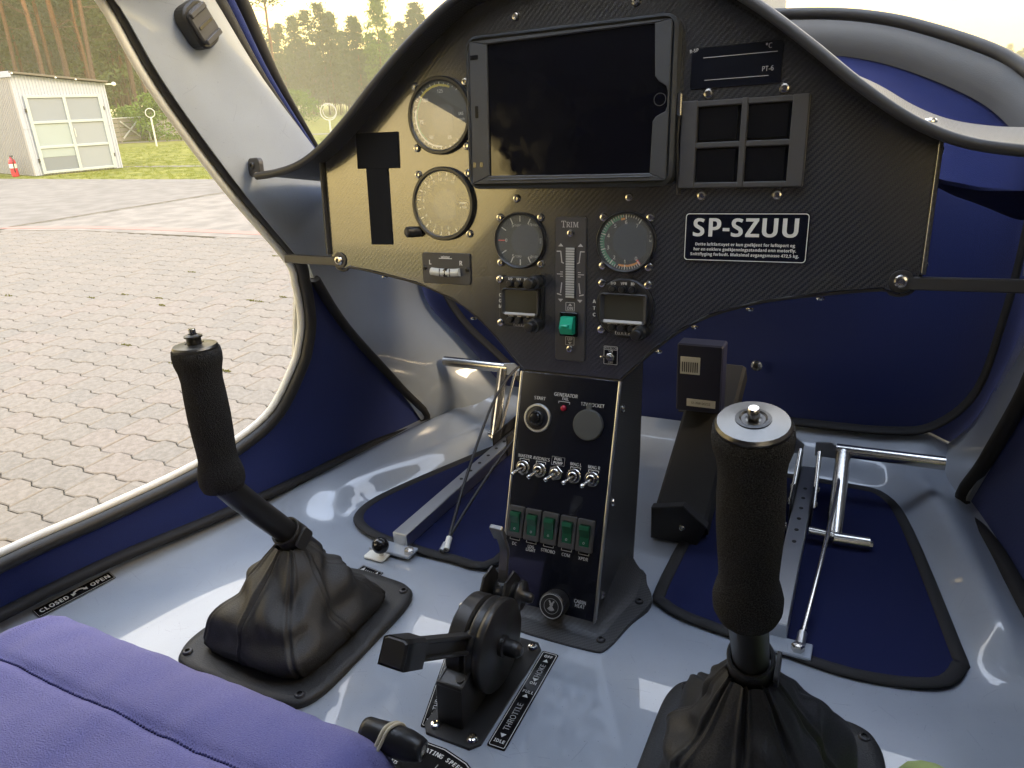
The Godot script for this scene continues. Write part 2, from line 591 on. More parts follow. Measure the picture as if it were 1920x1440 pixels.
# rest of the left door opening: along the top rail, round the aft corner and back down to the sill
var DOOR_AFT = [Vector3(-.46, 1.45, .42), Vector3(-.467, 1.43, .62), Vector3(-.477, 1.395, .80), Vector3(-.495, 1.32, .89), Vector3(-.513, 1.22, .78), Vector3(-.53, 1.12, .63), Vector3(-.545, .99, .49), Vector3(-.551, .91, .41), Vector3(-.551, .88, .34)]
var EDGE_L = [Vector3(-.60, .822, .95), Vector3(-.575, .822, .6), Vector3(-.552, .82, .35), Vector3(-.532, .82, .23), Vector3(-.50, .817, .11), Vector3(-.482, .815, .03), Vector3(-.467, .812, -.06), Vector3(-.450, .808, -.19), Vector3(-.425, .805, -.318), Vector3(-.432, .89, -.26), Vector3(-.438, 1.025, -.15), Vector3(-.435, 1.11, -.095)]
var PILLAR_IN = [Vector3(-.43, 1.13, -.215), Vector3(-.424, 1.20, -.180), Vector3(-.418, 1.275, -.116), Vector3(-.416, 1.372, -.028), Vector3(-.416, 1.455, .028), Vector3(-.41, 1.52, .08), Vector3(-.40, 1.58, .15)]
# windscreen frame, right half, from the middle outwards
var FRAME_R = [Vector3(0, 1.428, -.41), Vector3(.07, 1.427, -.408), Vector3(.145, 1.421, -.4), Vector3(.21, 1.413, -.39), Vector3(.266, 1.399, -.37), Vector3(.318, 1.378, -.34), Vector3(.366, 1.353, -.30), Vector3(.395, 1.331, -.27), Vector3(.413, 1.308, -.22), Vector3(.42, 1.288, -.135)]
var HOOD = [Vector2(0, .300), Vector2(.06, .296), Vector2(.112, .282), Vector2(.165, .250), Vector2(.212, .214), Vector2(.25, .182), Vector2(.29, .153), Vector2(.325, .136), Vector2(.36, .128), Vector2(.392, .125)]

var WELL_R = [Vector3(.102, 0, .0), Vector3(.111, 0, .023), Vector3(.146, 0, .038), Vector3(.225, 0, .050), Vector3(.301, 0, .060), Vector3(.368, 0, .045), Vector3(.390, 0, .012), Vector3(.388, 0, -.02), Vector3(.352, 0, -.237), Vector3(.326, 0, -.315), Vector3(.281, 0, -.330), Vector3(.14, 0, -.33), Vector3(.112, 0, -.30), Vector3(.105, 0, -.15)]
var WELL_L = [Vector3(-.325, 0, .003), Vector3(-.338, 0, -.032), Vector3(-.328, 0, -.086), Vector3(-.285, 0, -.20), Vector3(-.238, 0, -.305), Vector3(-.19, 0, -.335), Vector3(-.11, 0, -.33), Vector3(-.10, 0, -.15), Vector3(-.10, 0, .02), Vector3(-.157, 0, .035), Vector3(-.225, 0, .033), Vector3(-.285, 0, .024)]

func cabin_floor():
	var f := struct_("floor")
	var wells = []
	for o in [WELL_R, WELL_L]:
		var w := PackedVector2Array()
		for p in smooth_path(o, 3, true): w.append(Vector2(p.x, p.z))
		wells.append(w)
	var zs = [.95, .8, .6, .48, .40, .35, .30, .25, .2, .15, .1, .06, .03, .015, 0.0, -.015, -.03, -.05, -.07, -.09, -.11, -.13, -.15, -.175, -.2, -.225, -.25, -.275, -.3, -.315, -.33, -.345, -.36, -.375, -.39, -.41, -.43]
	var rows = []
	for z in zs:
		var half := 0.0
		for i in EDGE_L.size() - 1:
			if i < 8 and z <= EDGE_L[i].z and z >= EDGE_L[i + 1].z:
				half = lerpf(-EDGE_L[i].x, -EDGE_L[i + 1].x, (EDGE_L[i].z - z) / (EDGE_L[i].z - EDGE_L[i + 1].z))
		if half == 0.0:
			half = .42 if z < 0 else .60
		half += .012
		var r = []
		for i in 121:
			var x = -half + 2 * half * i / 120.0
			var a = absf(x)
			var e = smoothstep(half - .10, half, a)
			var y = .80 + e * e * .014
			# front edge of the seat deck, a soft step
			y += -.006 * smoothstep(.075, .045, z) * (1.0 - smoothstep(half - .13, half - .07, a))
			# shell stands up round the carpeted wells
			var pt := Vector2(x, z)
			var away := 1.0
			for w in wells:
				if Geometry2D.is_point_in_polygon(pt, w): away = 0.0
				else:
					for k in w.size():
						away = minf(away, Geometry2D.get_closest_point_to_segment(pt, w[k], w[(k + 1) % w.size()]).distance_to(pt))
			y += .026 * smoothstep(.004, .045, away) * smoothstep(.03, -.04, z) * (1.0 - smoothstep(half - .065, half - .012, a)) * smoothstep(.10, .125, a)
			# toe end turns up to the firewall
			y += .03 * smoothstep(-.36, -.43, z)
			r.append(Vector3(x, y, z))
		rows.append(r)
	var st := begin()
	sheet(st, rows, .02, true)
	obj("deck", st, M.grey_paint, f)

func carpet(outline: Array, called_label, spot):
	var t := thing("floor_carpet", called_label, "carpet", at(V(0, .7965, 0)), "foot well carpets")
	var pts = smooth_path(outline, 4, true)
	var poly := PackedVector2Array()
	for p in pts:
		poly.append(Vector2(p.x, -p.z))
	if Geometry2D.is_polygon_clockwise(poly):
		poly.reverse()
	var st := begin()
	prism(st, poly, 0, .004, .001, Transform3D(Basis(V(1, 0, 0), V(0, 0, -1), V(0, 1, 0)), Vector3.ZERO))
	obj("pile", st, M.carpet, t)
	st = begin()
	var loop = []
	for p in pts:
		loop.append(p + V(0, .003, 0))
	loop.append(loop[0]); loop.append(loop[1])
	tube(st, loop, .0075, 8, false, 0.45)
	obj("edging", st, M.black_tape, t)

func side_wall(s, called):
	var w := struct_(called)
	var D = flipx(DOOR_L, s if s > 0 else -1.06)
	var E = flipx(EDGE_L, s)
	var lower = smooth_path(D.slice(0, 12), 5)
	var edge = smooth_path(E, 5)
	var flip = s < 0
	var st := begin()
	# fabric lining between the door edge and the deck / corner fairing
	var rows = loft(lower, edge, 6, V(-.003 * s, 0, 0))
	sheet(st, rows, 0.0, not flip)
	obj("lining", st, M.blue_cloth, w)
	st = begin()
	var e_in = []
	for p in edge:
		e_in.append(p + V(.008 * s, .006, .003))
	tube(st, e_in, .0095, 8, true, 0.7)
	obj("edging", st, M.black_tape, w)
	# door opening: pale outer lip and rubber seal, all the way up the pillar
	var all = smooth_path(D, 5)
	var lip = []
	var seal = []
	for i in all.size():
		var p = all[i]
		var q = all[mini(i + 1, all.size() - 1)] - all[maxi(i - 1, 0)]
		var nrm = q.normalized().cross(V(1, 0, 0)).normalized()   # in the plane of the opening
		if nrm.dot(V(0, 1.3, .45) - p) < 0: nrm = -nrm
		lip.append(p + V(-.007 * s, 0, 0) + nrm * .0075)
		seal.append(p + V(.002 * s, 0, 0) - nrm * .002)
	st = begin()
	tube(st, lip, .0052, 10)
	obj("door_lip", st, M.white_edge, w)
	st = begin()
	tube(st, seal, .0085, 10)
	obj("door_seal", st, M.rubber, w)
	# outer skin below the opening
	st = begin()
	var skin = []
	for p in lower:
		skin.append(V(minf(p.x * s - .018, -.52) * s, .62, p.z))
	var top = []
	for p in lower:
		top.append(p + V(-.016 * s, 0, 0))
	sheet(st, loft(top, skin, 4, V(-.015 * s, 0, 0)), .004, flip)
	obj("outer_skin", st, M.white_edge, w)
	if s > 0:
		# cabin side round the open left door: above the top rail and behind the aft edge
		var loop = smooth_path(DOOR_L.slice(15, 18) + DOOR_AFT, 5)
		var pg := PackedVector2Array()
		for p in loop: pg.append(Vector2(p.z, p.y))
		for q in [[.34, .79], [1.27, .79], [1.27, 1.62], [.30, 1.62], [.22, 1.58], [.14, 1.52]]: pg.append(Vector2(q[0], q[1]))
		var ix = Geometry2D.triangulate_polygon(pg)
		var at_x = func(q): return V(-lerpf(.556, .447, clampf((q.y - .9) / .62, 0, 1)), q.y, q.x)
		st = begin(false)
		for i in range(0, ix.size(), 3):
			tri3(st, at_x.call(pg[ix[i]]), at_x.call(pg[ix[i + 1]]), at_x.call(pg[ix[i + 2]]))
			tri3(st, at_x.call(pg[ix[i]]) - V(.02, 0, 0), at_x.call(pg[ix[i + 1]]) - V(.02, 0, 0), at_x.call(pg[ix[i + 2]]) - V(.02, 0, 0))
		obj("side_panel", st, M.grey_paint, w)
		st = begin(); tube(st, smooth_path(DOOR_AFT, 5), .009, 8); obj("door_seal", st, M.rubber, w)
	# windscreen pillar
	var pa = smooth_path(D.slice(12, 19), 5)
	var pb = smooth_path(flipx(PILLAR_IN, s), 5)
	st = begin()
	var pr = []
	var n = 10
	for j in n + 1:
		var t = float(j) / n
		var r = []
		for i in pa.size():
			r.append(pa[i].lerp(pb[i], t) + V(.010 * s, 0, -.002) * pow(sin(PI * t), .7))
		pr.append(r)
	sheet(st, pr, .012, not flip)
	obj("pillar", st, M.grey_paint, w)
	# gasket, cloth piping and bead between pillar and pane: they spread towards the roof
	for k in 3:
		var line = []
		var rad = []
		for p in pb:
			var wd = lerpf(.016, .060, clampf((p.y - 1.27) / .18, 0, 1))
			line.append(p + V(.003 * s, wd * [.02, .06, .10][k], -wd * [.16, .48, .80][k]))
			rad.append(wd * [.20, .12, .16][k])
		st = begin()
		tube(st, line, rad, 10)
		obj(["window_gasket", "window_piping", "window_bead"][k], st, [M.rubber, M.blue_cloth, M.rubber][k], w)
	# grey corner fairing towards the firewall
	var ta = smooth_path([E[8], E[9], E[10], E[11], V(-.43 * s, 1.2, -.07)], 5)
	var tb = smooth_path([V(-.293, .826, -.425), V(-.388, .922, -.425), V(-.463, .989, -.425), V(-.48, 1.06, -.42), V(-.48, 1.2, -.41)] if s > 0 else [V(.395, .826, -.425), V(.438, .886, -.425), V(.467, 1.003, -.425), V(.472, 1.1, -.42), V(.475, 1.2, -.41)], 5)
	st = begin()
	sheet(st, loft(ta, tb, 8, V(.004 * s, 0, 0)), .006, not flip)
	obj("corner_fairing", st, M.grey_paint, w)
	st = begin()
	tube(st, [E[8] + V(.003 * s, .004, 0), E[8].lerp(tb[0], .5) + V(.005 * s, .003, .003), tb[0] + V(0, .003, .004)], .0022, 6)
	obj("fairing_seam", st, M.rubber, w)

func cabin_ends():
	var f := struct_("firewall")
	var st := begin()
	var rows = []
	for j in 9:
		var y = lerpf(.79, 1.34, j / 8.0)
		var r = []
		for i in 21:
			var x = lerpf(-.56, .56, i / 20.0)
			r.append(V(x, y, -.43 - .01 * cos(x * 2.2)))
		rows.append(r)
	sheet(st, rows, .01, true)
	obj("lining", st, M.blue_cloth, f)
	# dark curtain bands at the edge of the lining
	st = begin()
	tube(st, smooth_path([V(.02, .852, -.418), V(.20, .852, -.418), V(.33, .856, -.418), V(.385, .874, -.418), V(.425, .93, -.418), V(.44, 1.03, -.418), V(.446, 1.12, -.418), V(.448, 1.25, -.418)], 5), .014, 8, true, .3)
	obj("edging", st, M.black_tape, f)
	st = begin()
	tube(st, smooth_path([V(-.24, .83, -.418), V(-.30, .90, -.418), V(-.385, .975, -.418), V(-.43, 1.06, -.418), V(-.44, 1.2, -.418)], 5), .012, 8, true, .3)
	obj("edging", st, M.black_tape, f)
	st = begin()
	lathe(st, [Vector2(.0085, 0), Vector2(.0085, .002), Vector2(.006, .004), Vector2(0, .0045)], 16)
	obj("fastener", st, M.steel, f, Transform3D(Basis.IDENTITY, V(.135, .935, -.425)))
	# roof above the seats
	var c := struct_("ceiling")
	st = begin()
	rows = []
	for j in 9:
		var z = lerpf(.30, 1.25, j / 8.0)
		var r = []
		for i in 13:
			var x = lerpf(-.46, .46, i / 12.0)
			r.append(V(x, 1.60 - x * x * .12 + .02 * sin(PI * j / 8.0), z))
		rows.append(r)
	sheet(st, rows, .02, false)
	obj("roof_panel", st, M.grey_paint, c)
	var b := struct_("wall_rear")
	st = begin()
	rows = []
	for j in 7:
		var y = lerpf(.80, 1.62, j / 6.0)
		var r = []
		for i in 13:
			r.append(V(lerpf(-.58, .58, i / 12.0) * (1.0 - .2 * maxf(0, (y - 1.1) / .6)), y, 1.25 - .1 * (y - .8)))
		rows.append(r)
	sheet(st, rows, .02, false)
	obj("lining", st, M.blue_cloth, b)
	# side panels behind the doors
	for s in [1]:
		st = begin()
		var lo = []; var hi = []
		for z in [.93, 1.0, 1.1, 1.25]:
			lo.append(V(s * .578, .80, z)); hi.append(V(s * .45, 1.60, z + (.02 if z < 1 else 0.0)))
		sheet(st, loft(lo, hi, 6, V(s * .02, 0, 0)), .015, s > 0)
		obj("side_panel", st, M.grey_paint, b)
	# unseen closed door added on the right to darken the cabin: panel, rails, window
	var d := thing("added_cabin_door", "unseen right door added closed to cut the cabin light, narrow window above its blue panel", "door")
	var low = smooth_path(flipx(DOOR_L.slice(0, 12), -1.06), 4)
	var belt = []
	for p in low: belt.append(V(lerpf(p.x, .49, .5), maxf(p.y + .004, 1.27 - .05 * (p.z - .4)), p.z))
	st = begin(); sheet(st, loft(low, belt, 6, V(.015, 0, 0)), .012, true); obj("panel", st, M.blue_cloth, d)
	st = begin(); tube(st, belt.slice(0, 17), .009, 8); obj("belt_rail", st, M.rubber, d)
	var up = []
	for i in low.size():
		var z = lerpf(.95, .10, i / float(low.size() - 1))
		up.append(V(.447, 1.575 if z > .25 else lerpf(1.45, 1.575, (z - .1) / .15), z))
	st = begin(); sheet(st, loft(belt, up, 6, V(.02, 0, 0)), .003, true); obj("window", st, M.windshield, d)
	st = begin(); tube(st, up, .009, 8); obj("top_rail", st, M.rubber, d)
	# unseen airfoil added over the cabin to block light from high up
	var w := thing("added_wing", "white airfoil slab, unseen, added over the cabin roof to block sky light", "added_wing", at(V(0, 1.70, .75)))
	st = begin()
	rows = []
	for x in [-4.6, -2.0, -.42]:
		var r = []
		for i in 25:
			var a = TAU * i / 24.0
			r.append(V(x, .055 + sin(a) * (.075 if sin(a) > 0 else .05), cos(a) * .60))
		rows.append(r)
	sheet(st, rows, 0.0)
	obj("added_wing_half", st, M.white_edge, w)
	st = begin()
	for r in rows:
		for i in r.size(): r[i] = V(-r[i].x, r[i].y, r[i].z)
	sheet(st, rows, 0.0)
	obj("added_wing_half", st, M.white_edge, w)

func windscreen():
	var t := thing("windscreen", "curved clear windscreen with grey frame rising behind the black glareshield", "windscreen")
	var full = []
	for i in range(FRAME_R.size() - 1, 0, -1):
		full.append(V(-FRAME_R[i].x, FRAME_R[i].y, FRAME_R[i].z))
	full.append_array(FRAME_R)
	var path = smooth_path(full, 5)
	var lower = []
	var inner = []
	for p in path:
		var k = clampf((p.z + .41) / .15, 0, 1)
		lower.append(p + V(0, -.0125, .006))
		inner.append(p + V(-signf(p.x) * .012 * k, -.046, .018))
	var st := begin()
	tube(st, path, .0075, 8)
	obj("gasket", st, M.rubber, t)
	st = begin()
	var rr = []
	for j in 6:
		var u = j / 5.0
		var r = []
		for i in path.size():
			r.append(lower[i].lerp(inner[i], u) + V(0, .002, .008) * sin(PI * u))
		rr.append(r)
	sheet(st, rr, .006, true)
	obj("frame", st, M.grey_felt, t)
	# pane from the frame up to the roof
	var top = []
	for i in path.size():
		var u = lerpf(-1, 1, i / float(path.size() - 1))
		top.append(V(u * .43, 1.595 - u * u * .03, .30))
	st = begin()
	sheet(st, loft(path, top, 10, V(0, .075, -.03)), .003, true)
	obj("pane", st, M.windshield, t)
	# cloth covered shelf between the hood and the frame
	var hood_back = []
	for i in path.size():
		var u = lerpf(-1, 1, i / float(path.size() - 1))
		var x = u * .40
		var v = hood_v(absf(x)) - .03
		hood_back.append(PF * V(x, v, -.12))
	st = begin()
	sheet(st, loft(hood_back, inner, 8, V(0, -.035, 0)), .004, true)
	obj("shelf_lining", st, M.carpet, t)

func hood_v(x) -> float:
	for i in HOOD.size() - 1:
		if x <= HOOD[i + 1].x:
			return lerpf(HOOD[i].y, HOOD[i + 1].y, (x - HOOD[i].x) / (HOOD[i + 1].x - HOOD[i].x))
	return HOOD[-1].y

func glareshield():
	var t := thing("glareshield", "black carbon glareshield hood arching over the instrument panel", "glareshield", PF)
	var prof = []
	for i in range(HOOD.size() - 1, 0, -1):
		prof.append(V(-HOOD[i].x, HOOD[i].y, 0))
	for p in HOOD:
		prof.append(V(p.x, p.y, 0))
	prof.append(V(.43, .122, 0)); prof.append(V(.455, .12, 0))
	var path = smooth_path(prof, 6)
	var zs = [.030, .02, 0.0, -.03, -.07, -.12]
	var rows = []
	for z in zs:
		var r = []
		for p in path:
			r.append(V(p.x, p.y + maxf(0, -z) * (.20 * smoothstep(.16, .28, p.x) - .10 * (.3 + p.y * 2.0) * smoothstep(.28, .16, p.x)) + (-.0015 if z > .025 else 0.0), z))
		rows.append(r)
	var st := begin()
	sheet(st, rows, .004, true)
	obj("hood", st, M.carbon_dull, t)
	st = begin()
	var edge = []
	for p in path:
		edge.append(V(p.x, p.y - .003, .030))
	tube(st, edge, .0046, 8)
	obj("edge_trim", st, M.carbon_edge, t)
	# mounting tab at the pillar end
	st = begin()
	prism(st, rrect(.030, .022, .007), -.003, .003, .001, Transform3D(Basis(V(0, 1, 0), -.35), V(-.398, .132, .024)))
	obj("mounting_tab", st, M.carbon_edge, t)
	screw(t, -.400, .134, .027, .0042, M.dark_metal)
	# screw caught by the light on the right shoulder
	st = begin()
	screw_shape(st, .005, Transform3D(Basis(V(1, 0, 0), -PI / 2), V(.305, .148, .012)))
	obj("screw", st, M.bright_steel, t)

var screw_mesh: ArrayMesh
func screw_shape(st, r, xf := Transform3D.IDENTITY):
	st.set_smooth_group(-1)
	lathe(st, [Vector2(r, 0), Vector2(r, r * .25), Vector2(r * .8, r * .55), Vector2(r * .5, r * .62)], 18, xf, false)
	lathe(st, [Vector2(r * .5, r * .62), Vector2(r * .5, r * .2), Vector2(0, r * .2)], 6, xf, false)

func screw(parent, x, y, z, r = .0042, m = null):
	if screw_mesh == null:
		var st := begin(false)
		screw_shape(st, 1.0)
		screw_mesh = done(st)
	return inst("screw", screw_mesh, M.steel if m == null else m, parent, Transform3D(Basis(V(0, 0, 1), rng.randf() * TAU).scaled(Vector3.ONE * r), V(x, y, z)))

func panel_board():
	var t := thing("instrument_panel", "black carbon fibre instrument panel spanning the cockpit", "instrument panel", PF)
	var half = [Vector2(.055, -.0905), Vector2(.065, -.080), Vector2(.086, -.058), Vector2(.112, -.035), Vector2(.142, -.0165), Vector2(.19, .0), Vector2(.245, .010), Vector2(.286, .0155), Vector2(.293, .0125), Vector2(.300, .0115), Vector2(.308, .0145), Vector2(.312, .022), Vector2(.314, .03), Vector2(.314, .136), Vector2(.29, .149), Vector2(.25, .178), Vector2(.212, .210), Vector2(.165, .246), Vector2(.112, .278), Vector2(.06, .292), Vector2(0, .296)]
	var poly := PackedVector2Array()
	for p in half: poly.append(p)
	for i in range(half.size() - 2, -1, -1): poly.append(Vector2(-half[i].x, half[i].y))
	var st := begin()
	prism(st, poly, -.012, 0, .0012)
	obj("board", st, M.carbon, t)
	# folded edge returning forward, bright where the cut edge shows
	st = begin()
	var low = []
	for i in 13: low.append(V(half[i].x, half[i].y, 0))
	for s in [-1, 1]:
		var line = []
		for p in smooth_path(low, 3): line.append(V(p.x * s, p.y - .0015, -.003))
		st = begin()
		tube(st, line, .0016, 6)
		obj("edge_bead", st, M.dark_metal, t)
		st = begin()
		box(st, V(s * .3155, .083, -.05), V(.003, .108, .11), .0005)
		obj("side_return", st, M.carbon_dull, t)
		st = begin()
		tube(st, [V(s * .3145, .03, .001), V(s * .3148, .132, .001)], .0012, 6)
		obj("cut_edge", st, M.steel if s > 0 else M.dark_metal, t)
		# carbon support strip to the cabin side
		st = begin()
		box(st, V(s * (.349 if s < 0 else .362), .021, -.006), V(.098 if s < 0 else .125, .011, .006), .001, Basis(V(0, 1, 0), s * .10))
		obj("support_strip", st, M.carbon_edge, t)
		st = begin()
		prism(st, circle(.0095, 20), .0004, .0022, .0006, at(V(s * .300, .0225, 0)))
		obj("washer", st, M.dark_metal, t)
		screw(t, s * .300, .0225, .002, .0058)
	for p in [[-.06, .265], [.061, .264], [-.061, .093], [.06, .093]]:
		screw(t, p[0], p[1], 0)
	for p in [[.13, .182], [.194, .182], [.129, .094], [.195, .094]]:
		screw(t, p[0], p[1], 0, .0045)
	for p in [[.093, -.056], [.128, -.0285], [.178, -.008], [.238, .0055], [-.24, .006], [-.12, -.036]]:
		st = begin()
		screw_shape(st, .0038, Transform3D(Basis(V(1, 0, 0), PI / 2), V(p[0], p[1] - .001, -.006)))
		obj("edge_screw", st, M.bright_steel, t)
	for p in [.128, .035]:
		st = begin()
		screw_shape(st, .0035, Transform3D(Basis(V(0, 1, 0), PI / 2), V(.317, p, -.02)))
		obj("edge_screw", st, M.bright_steel, t)

# ---------------------------------------------------------------- instruments
func pane_disc(t, r, z):
	var st := begin(false)
	prism(st, circle(r, 40), z, z + .0008, 0.0)
	obj("glass", st, M.gauge_glass, t)

func tick(st, ang, r0, r1, w, z):
	var d = Vector2(cos(ang), sin(ang))
	var n = Vector2(-d.y, d.x) * w / 2
	prism(st, PackedVector2Array([d * r0 - n, d * r1 - n, d * r1 + n, d * r0 + n]), z, z + .0003)

func arc(st, a0, a1, r0, r1, z):
	var n := int(absf(a1 - a0) / .08) + 2
	var p := PackedVector2Array()
	for i in n + 1:
		var a = lerpf(a0, a1, float(i) / n)
		p.append(Vector2(cos(a), sin(a)) * r1)
	for i in n + 1:
		var a = lerpf(a1, a0, float(i) / n)
		p.append(Vector2(cos(a), sin(a)) * r0)
	if Geometry2D.is_polygon_clockwise(p):
		p.reverse()
	prism(st, p, z, z + .0003)

func d_shape(r, cut) -> PackedVector2Array:
	var p := PackedVector2Array()
	var a0 = acos(cut / r)
	for i in 29:
		var a = a0 + (TAU - 2 * a0) * i / 28.0
		p.append(Vector2(cos(a), sin(a)) * r)
	return p

func gauge(called, label, u, v, r, side, deep = false) -> Node3D:
	var t := thing(called, label, "gauge", PF * at(V(u, v, 0)))
	var st := begin()
	var lip = r - (.0045 if deep else .0022)
	lathe(st, [Vector2(r, 0), Vector2(r, .004), Vector2(r - .001, .0055), Vector2(lip + .001, .0055), Vector2(lip, .0045), Vector2(lip - .001, .0012)], 48)
	obj("bezel", st, M.black_satin, t)
	st = begin(false)
	prism(st, circle(lip, 48), .0002, .0012, 0)
	obj("dial", st, M.dial, t)
	pane_disc(t, lip, .0030)
	for k in 4:
		if called == "altimeter" and k == 2: continue
		var sx = [-1, 1, -1, 1][k] * side / 2
		var sy = [1, 1, -1, -1][k] * side / 2
		screw(t, sx, sy, 0, .0043)
	return t

func panel_things():
	var st
	# airspeed indicator
	var t = gauge("airspeed_indicator", "upper large round airspeed gauge with yellow and white arcs, numbered to 125", -.150, .1785, .0393, .0629, true)
	st = begin(false)
	prism(st, d_shape(.0155, .0115), .0012, .0015, 0, at(V(.005, -.004, 0)))
	obj("display", st, M.lcd, t)
	st = begin(false); arc(st, deg_to_rad(66), deg_to_rad(140), .0295, .0315, .0012); obj("yellow_arc", st, M.yellow_ink, t)
	st = begin(false); arc(st, deg_to_rad(140), deg_to_rad(238), .0285, .0300, .0012); obj("green_arc", st, M.green_ink, t)
	st = begin(false); arc(st, deg_to_rad(165), deg_to_rad(272), .0300, .0315, .0012); obj("white_arc", st, M.white_ink, t)
	st = begin(false)
	for k in 27: tick(st, deg_to_rad(50 + k * 10), .0315, .0338 if k % 2 == 0 else .0328, .0007, .0013)
	obj("scale_marks", st, M.white_ink, t)
	for k in [["125", 88], ["100", 138], ["75", 192], ["50", 240], ["25", 296]]:
		text(t, k[0], .0033, cos(deg_to_rad(k[1])) * .0245, sin(deg_to_rad(k[1])) * .0245, .0012, M.white_ink, null, 0, 0, "numeral")
	text(t, "IAS", .0030, .0255, .001, .0012, M.white_ink)
	text(t, "km/h", .0024, .0260, -.0045, .0012, M.grey_ink)
	# altimeter
	t = gauge("altimeter", "lower large round altimeter gauge with scale numbered to 12", -.1498, .0879, .0393, .0629, true)
	st = begin(false)
	prism(st, d_shape(.0165, .0125), .0012, .0015, 0, at(V(.003, -.001, 0)))
	obj("display", st, M.lcd, t)
	st = begin(false)
	for k in 14: tick(st, deg_to_rad(62 + k * 18.2), .0300, .0338, .0008, .0013)
	obj("scale_marks", st, M.white_ink, t)
	for k in 13:
		var a = deg_to_rad(62 + k * 18.2)
		text(t, str(12 - k), .0030, cos(a) * .0262, sin(a) * .0262, .0012, M.grey_ink, null, 0, 0, "numeral")
	text(t, "meter", .0024, .0245, .001, .0012, M.white_ink)
	text(t, "x 100", .0024, .0245, -.0035, .0012, M.white_ink)
	st = begin()
	lathe(st, [Vector2(.0058, 0), Vector2(.0062, .010), Vector2(.0058, .016), Vector2(.004, .0175), Vector2(0, .018)], 20, Transform3D(Basis(V(0, 1, 0), -.5), V(-.0330, -.0300, .001)))
	obj("setting_knob", st, M.black_plastic, t)
	# vertical speed indicator
	t = gauge("vertical_speed_indicator", "small round climb gauge with a red zero mark left of the trim plate", -.0572, .0501, .0292, .0471)
	st = begin(false)
	prism(st, d_shape(.0165, .0150), .0012, .0015, 0, at(V(.006, 0, 0)))
	obj("display", st, M.lcd, t)
	st = begin(false)
	for a in [62, 90, 116, 148, 212, 244, 270, 298]: tick(st, deg_to_rad(a), .0195, .0255, .0010, .0013)
	obj("scale_marks", st, M.white_ink, t)
	st = begin(false); tick(st, PI, .0180, .0255, .0012, .0013); obj("zero_mark", st, M.red_ink, t)
	for k in [["5", -.0085, .0155], ["10", .011, .0160], ["5", -.0085, -.0165], ["10", .011, -.0165], ["0", -.0165, 0]]:
		text(t, k[0], .0034, k[1], k[2], .0012, M.white_ink, null, 0, 0, "numeral")
	for k in [[-.0030, .0155], [.0175, .0160], [-.0030, -.0165], [.0175, -.0165]]:
		text(t, "/1000", .0018, k[0], k[1], .0012, M.grey_ink)
	text(t, "m/s", .0018, .0235, 0, .0016, M.grey_ink, null, 0, PI / 2)
	# engine gauge
	t = gauge("engine_gauge", "small round gauge with green and orange arcs right of the trim plate", .058, .0506, .0298, .0471)
	st = begin(false)
	prism(st, d_shape(.0185, .0155), .0012, .0015, 0, at(V(.005, .0005, 0)))
	obj("display", st, M.lcd, t)
	st = begin(false); arc(st, deg_to_rad(98), deg_to_rad(245), .0225, .0265, .0011); obj("green_arc", st, M.green_ink, t)
	st = begin(false); arc(st, deg_to_rad(252), deg_to_rad(302), .0222, .0240, .0013); obj("orange_arc", st, M.orange_ink, t)
	st = begin(false); arc(st, deg_to_rad(94), deg_to_rad(104), .0215, .0235, .0013); obj("orange_mark", st, M.orange_ink, t)
	st = begin(false); arc(st, deg_to_rad(302), deg_to_rad(307), .0205, .0255, .0014); obj("red_mark", st, M.red_ink, t)
	st = begin(false)
	for k in 43: tick(st, deg_to_rad(55 + k * 5.93), .0220 if k % 6 == 0 else .0240, .0268, .0010 if k % 6 == 0 else .0005, .0015)
	obj("scale_marks", st, M.white_ink, t)
	for k in 8:
		var a = deg_to_rad(55 + k * 35.6)
		text(t, str(7 - k), .0034, cos(a) * .0190, sin(a) * .0190, .0014, M.white_ink, null, 0, 0, "numeral")
	for k in 3: text(t, "RPM".substr(k % 3, 1), .0018, .0245, .010 - k * .0042, .0016, M.grey_ink)
	# slip indicator
	t = thing("slip_indicator", "small plate with curved glass slip tube between the letters L and R", "slip indicator", PF * at(V(-.1495, .0178, 0)))
	st = begin(); prism(st, rrect(.0625, .0345, .003), 0, .0022, .0006); obj("plate", st, M.dark_grey, t)
	var bend = []
	for i in 13:
		var x = lerpf(-.0185, .0185, i / 12.0)
		bend.append(V(x, -.0045 + x * x * 3.2, .0030))
	st = begin(); tube(st, bend, .0045, 12, true); obj("glass_tube", st, M.clear_tube, t)
	st = begin(); lathe(st, [Vector2(0, -.0042), Vector2(.0042, -.003), Vector2(.0050, 0), Vector2(.0042, .003), Vector2(0, .0042)], 16, at(V(.001, -.0045, .0034))); obj("ball", st, M.black_gloss, t)
	for x in [-.0055, .0075]:
		st = begin(false); box(st, V(x, -.0042, .0070), V(.0006, .0084, .0012)); obj("centre_line", st, M.dark_metal, t)
	text(t, "L", .0050, -.0205, .0065, .0022, M.white_ink, sans_bold)
	text(t, "R", .0050, .0195, .0065, .0022, M.white_ink, sans_bold)
	text(t, "winter", .0026, 0, .0128, .0022, M.white_ink, sans_bold)
	st = begin(false); box(st, V(0, .0112, .0023), V(.017, .0008, .0004)); obj("logo_bar", st, M.white_ink, t)
	for x in [-.0275, .0275]: screw(t, x, 0, .0022, .0026, M.dark_metal)
	# radio
	t = thing("radio", "round-cornered radio with grey display marked COM beside it", "radio", PF * at(V(-.0565, -.0145, 0)))
	st = begin(); prism(st, rrect(.052, .0535, .010, 5), 0, .004, .0012); obj("face", st, M.black_plastic, t)
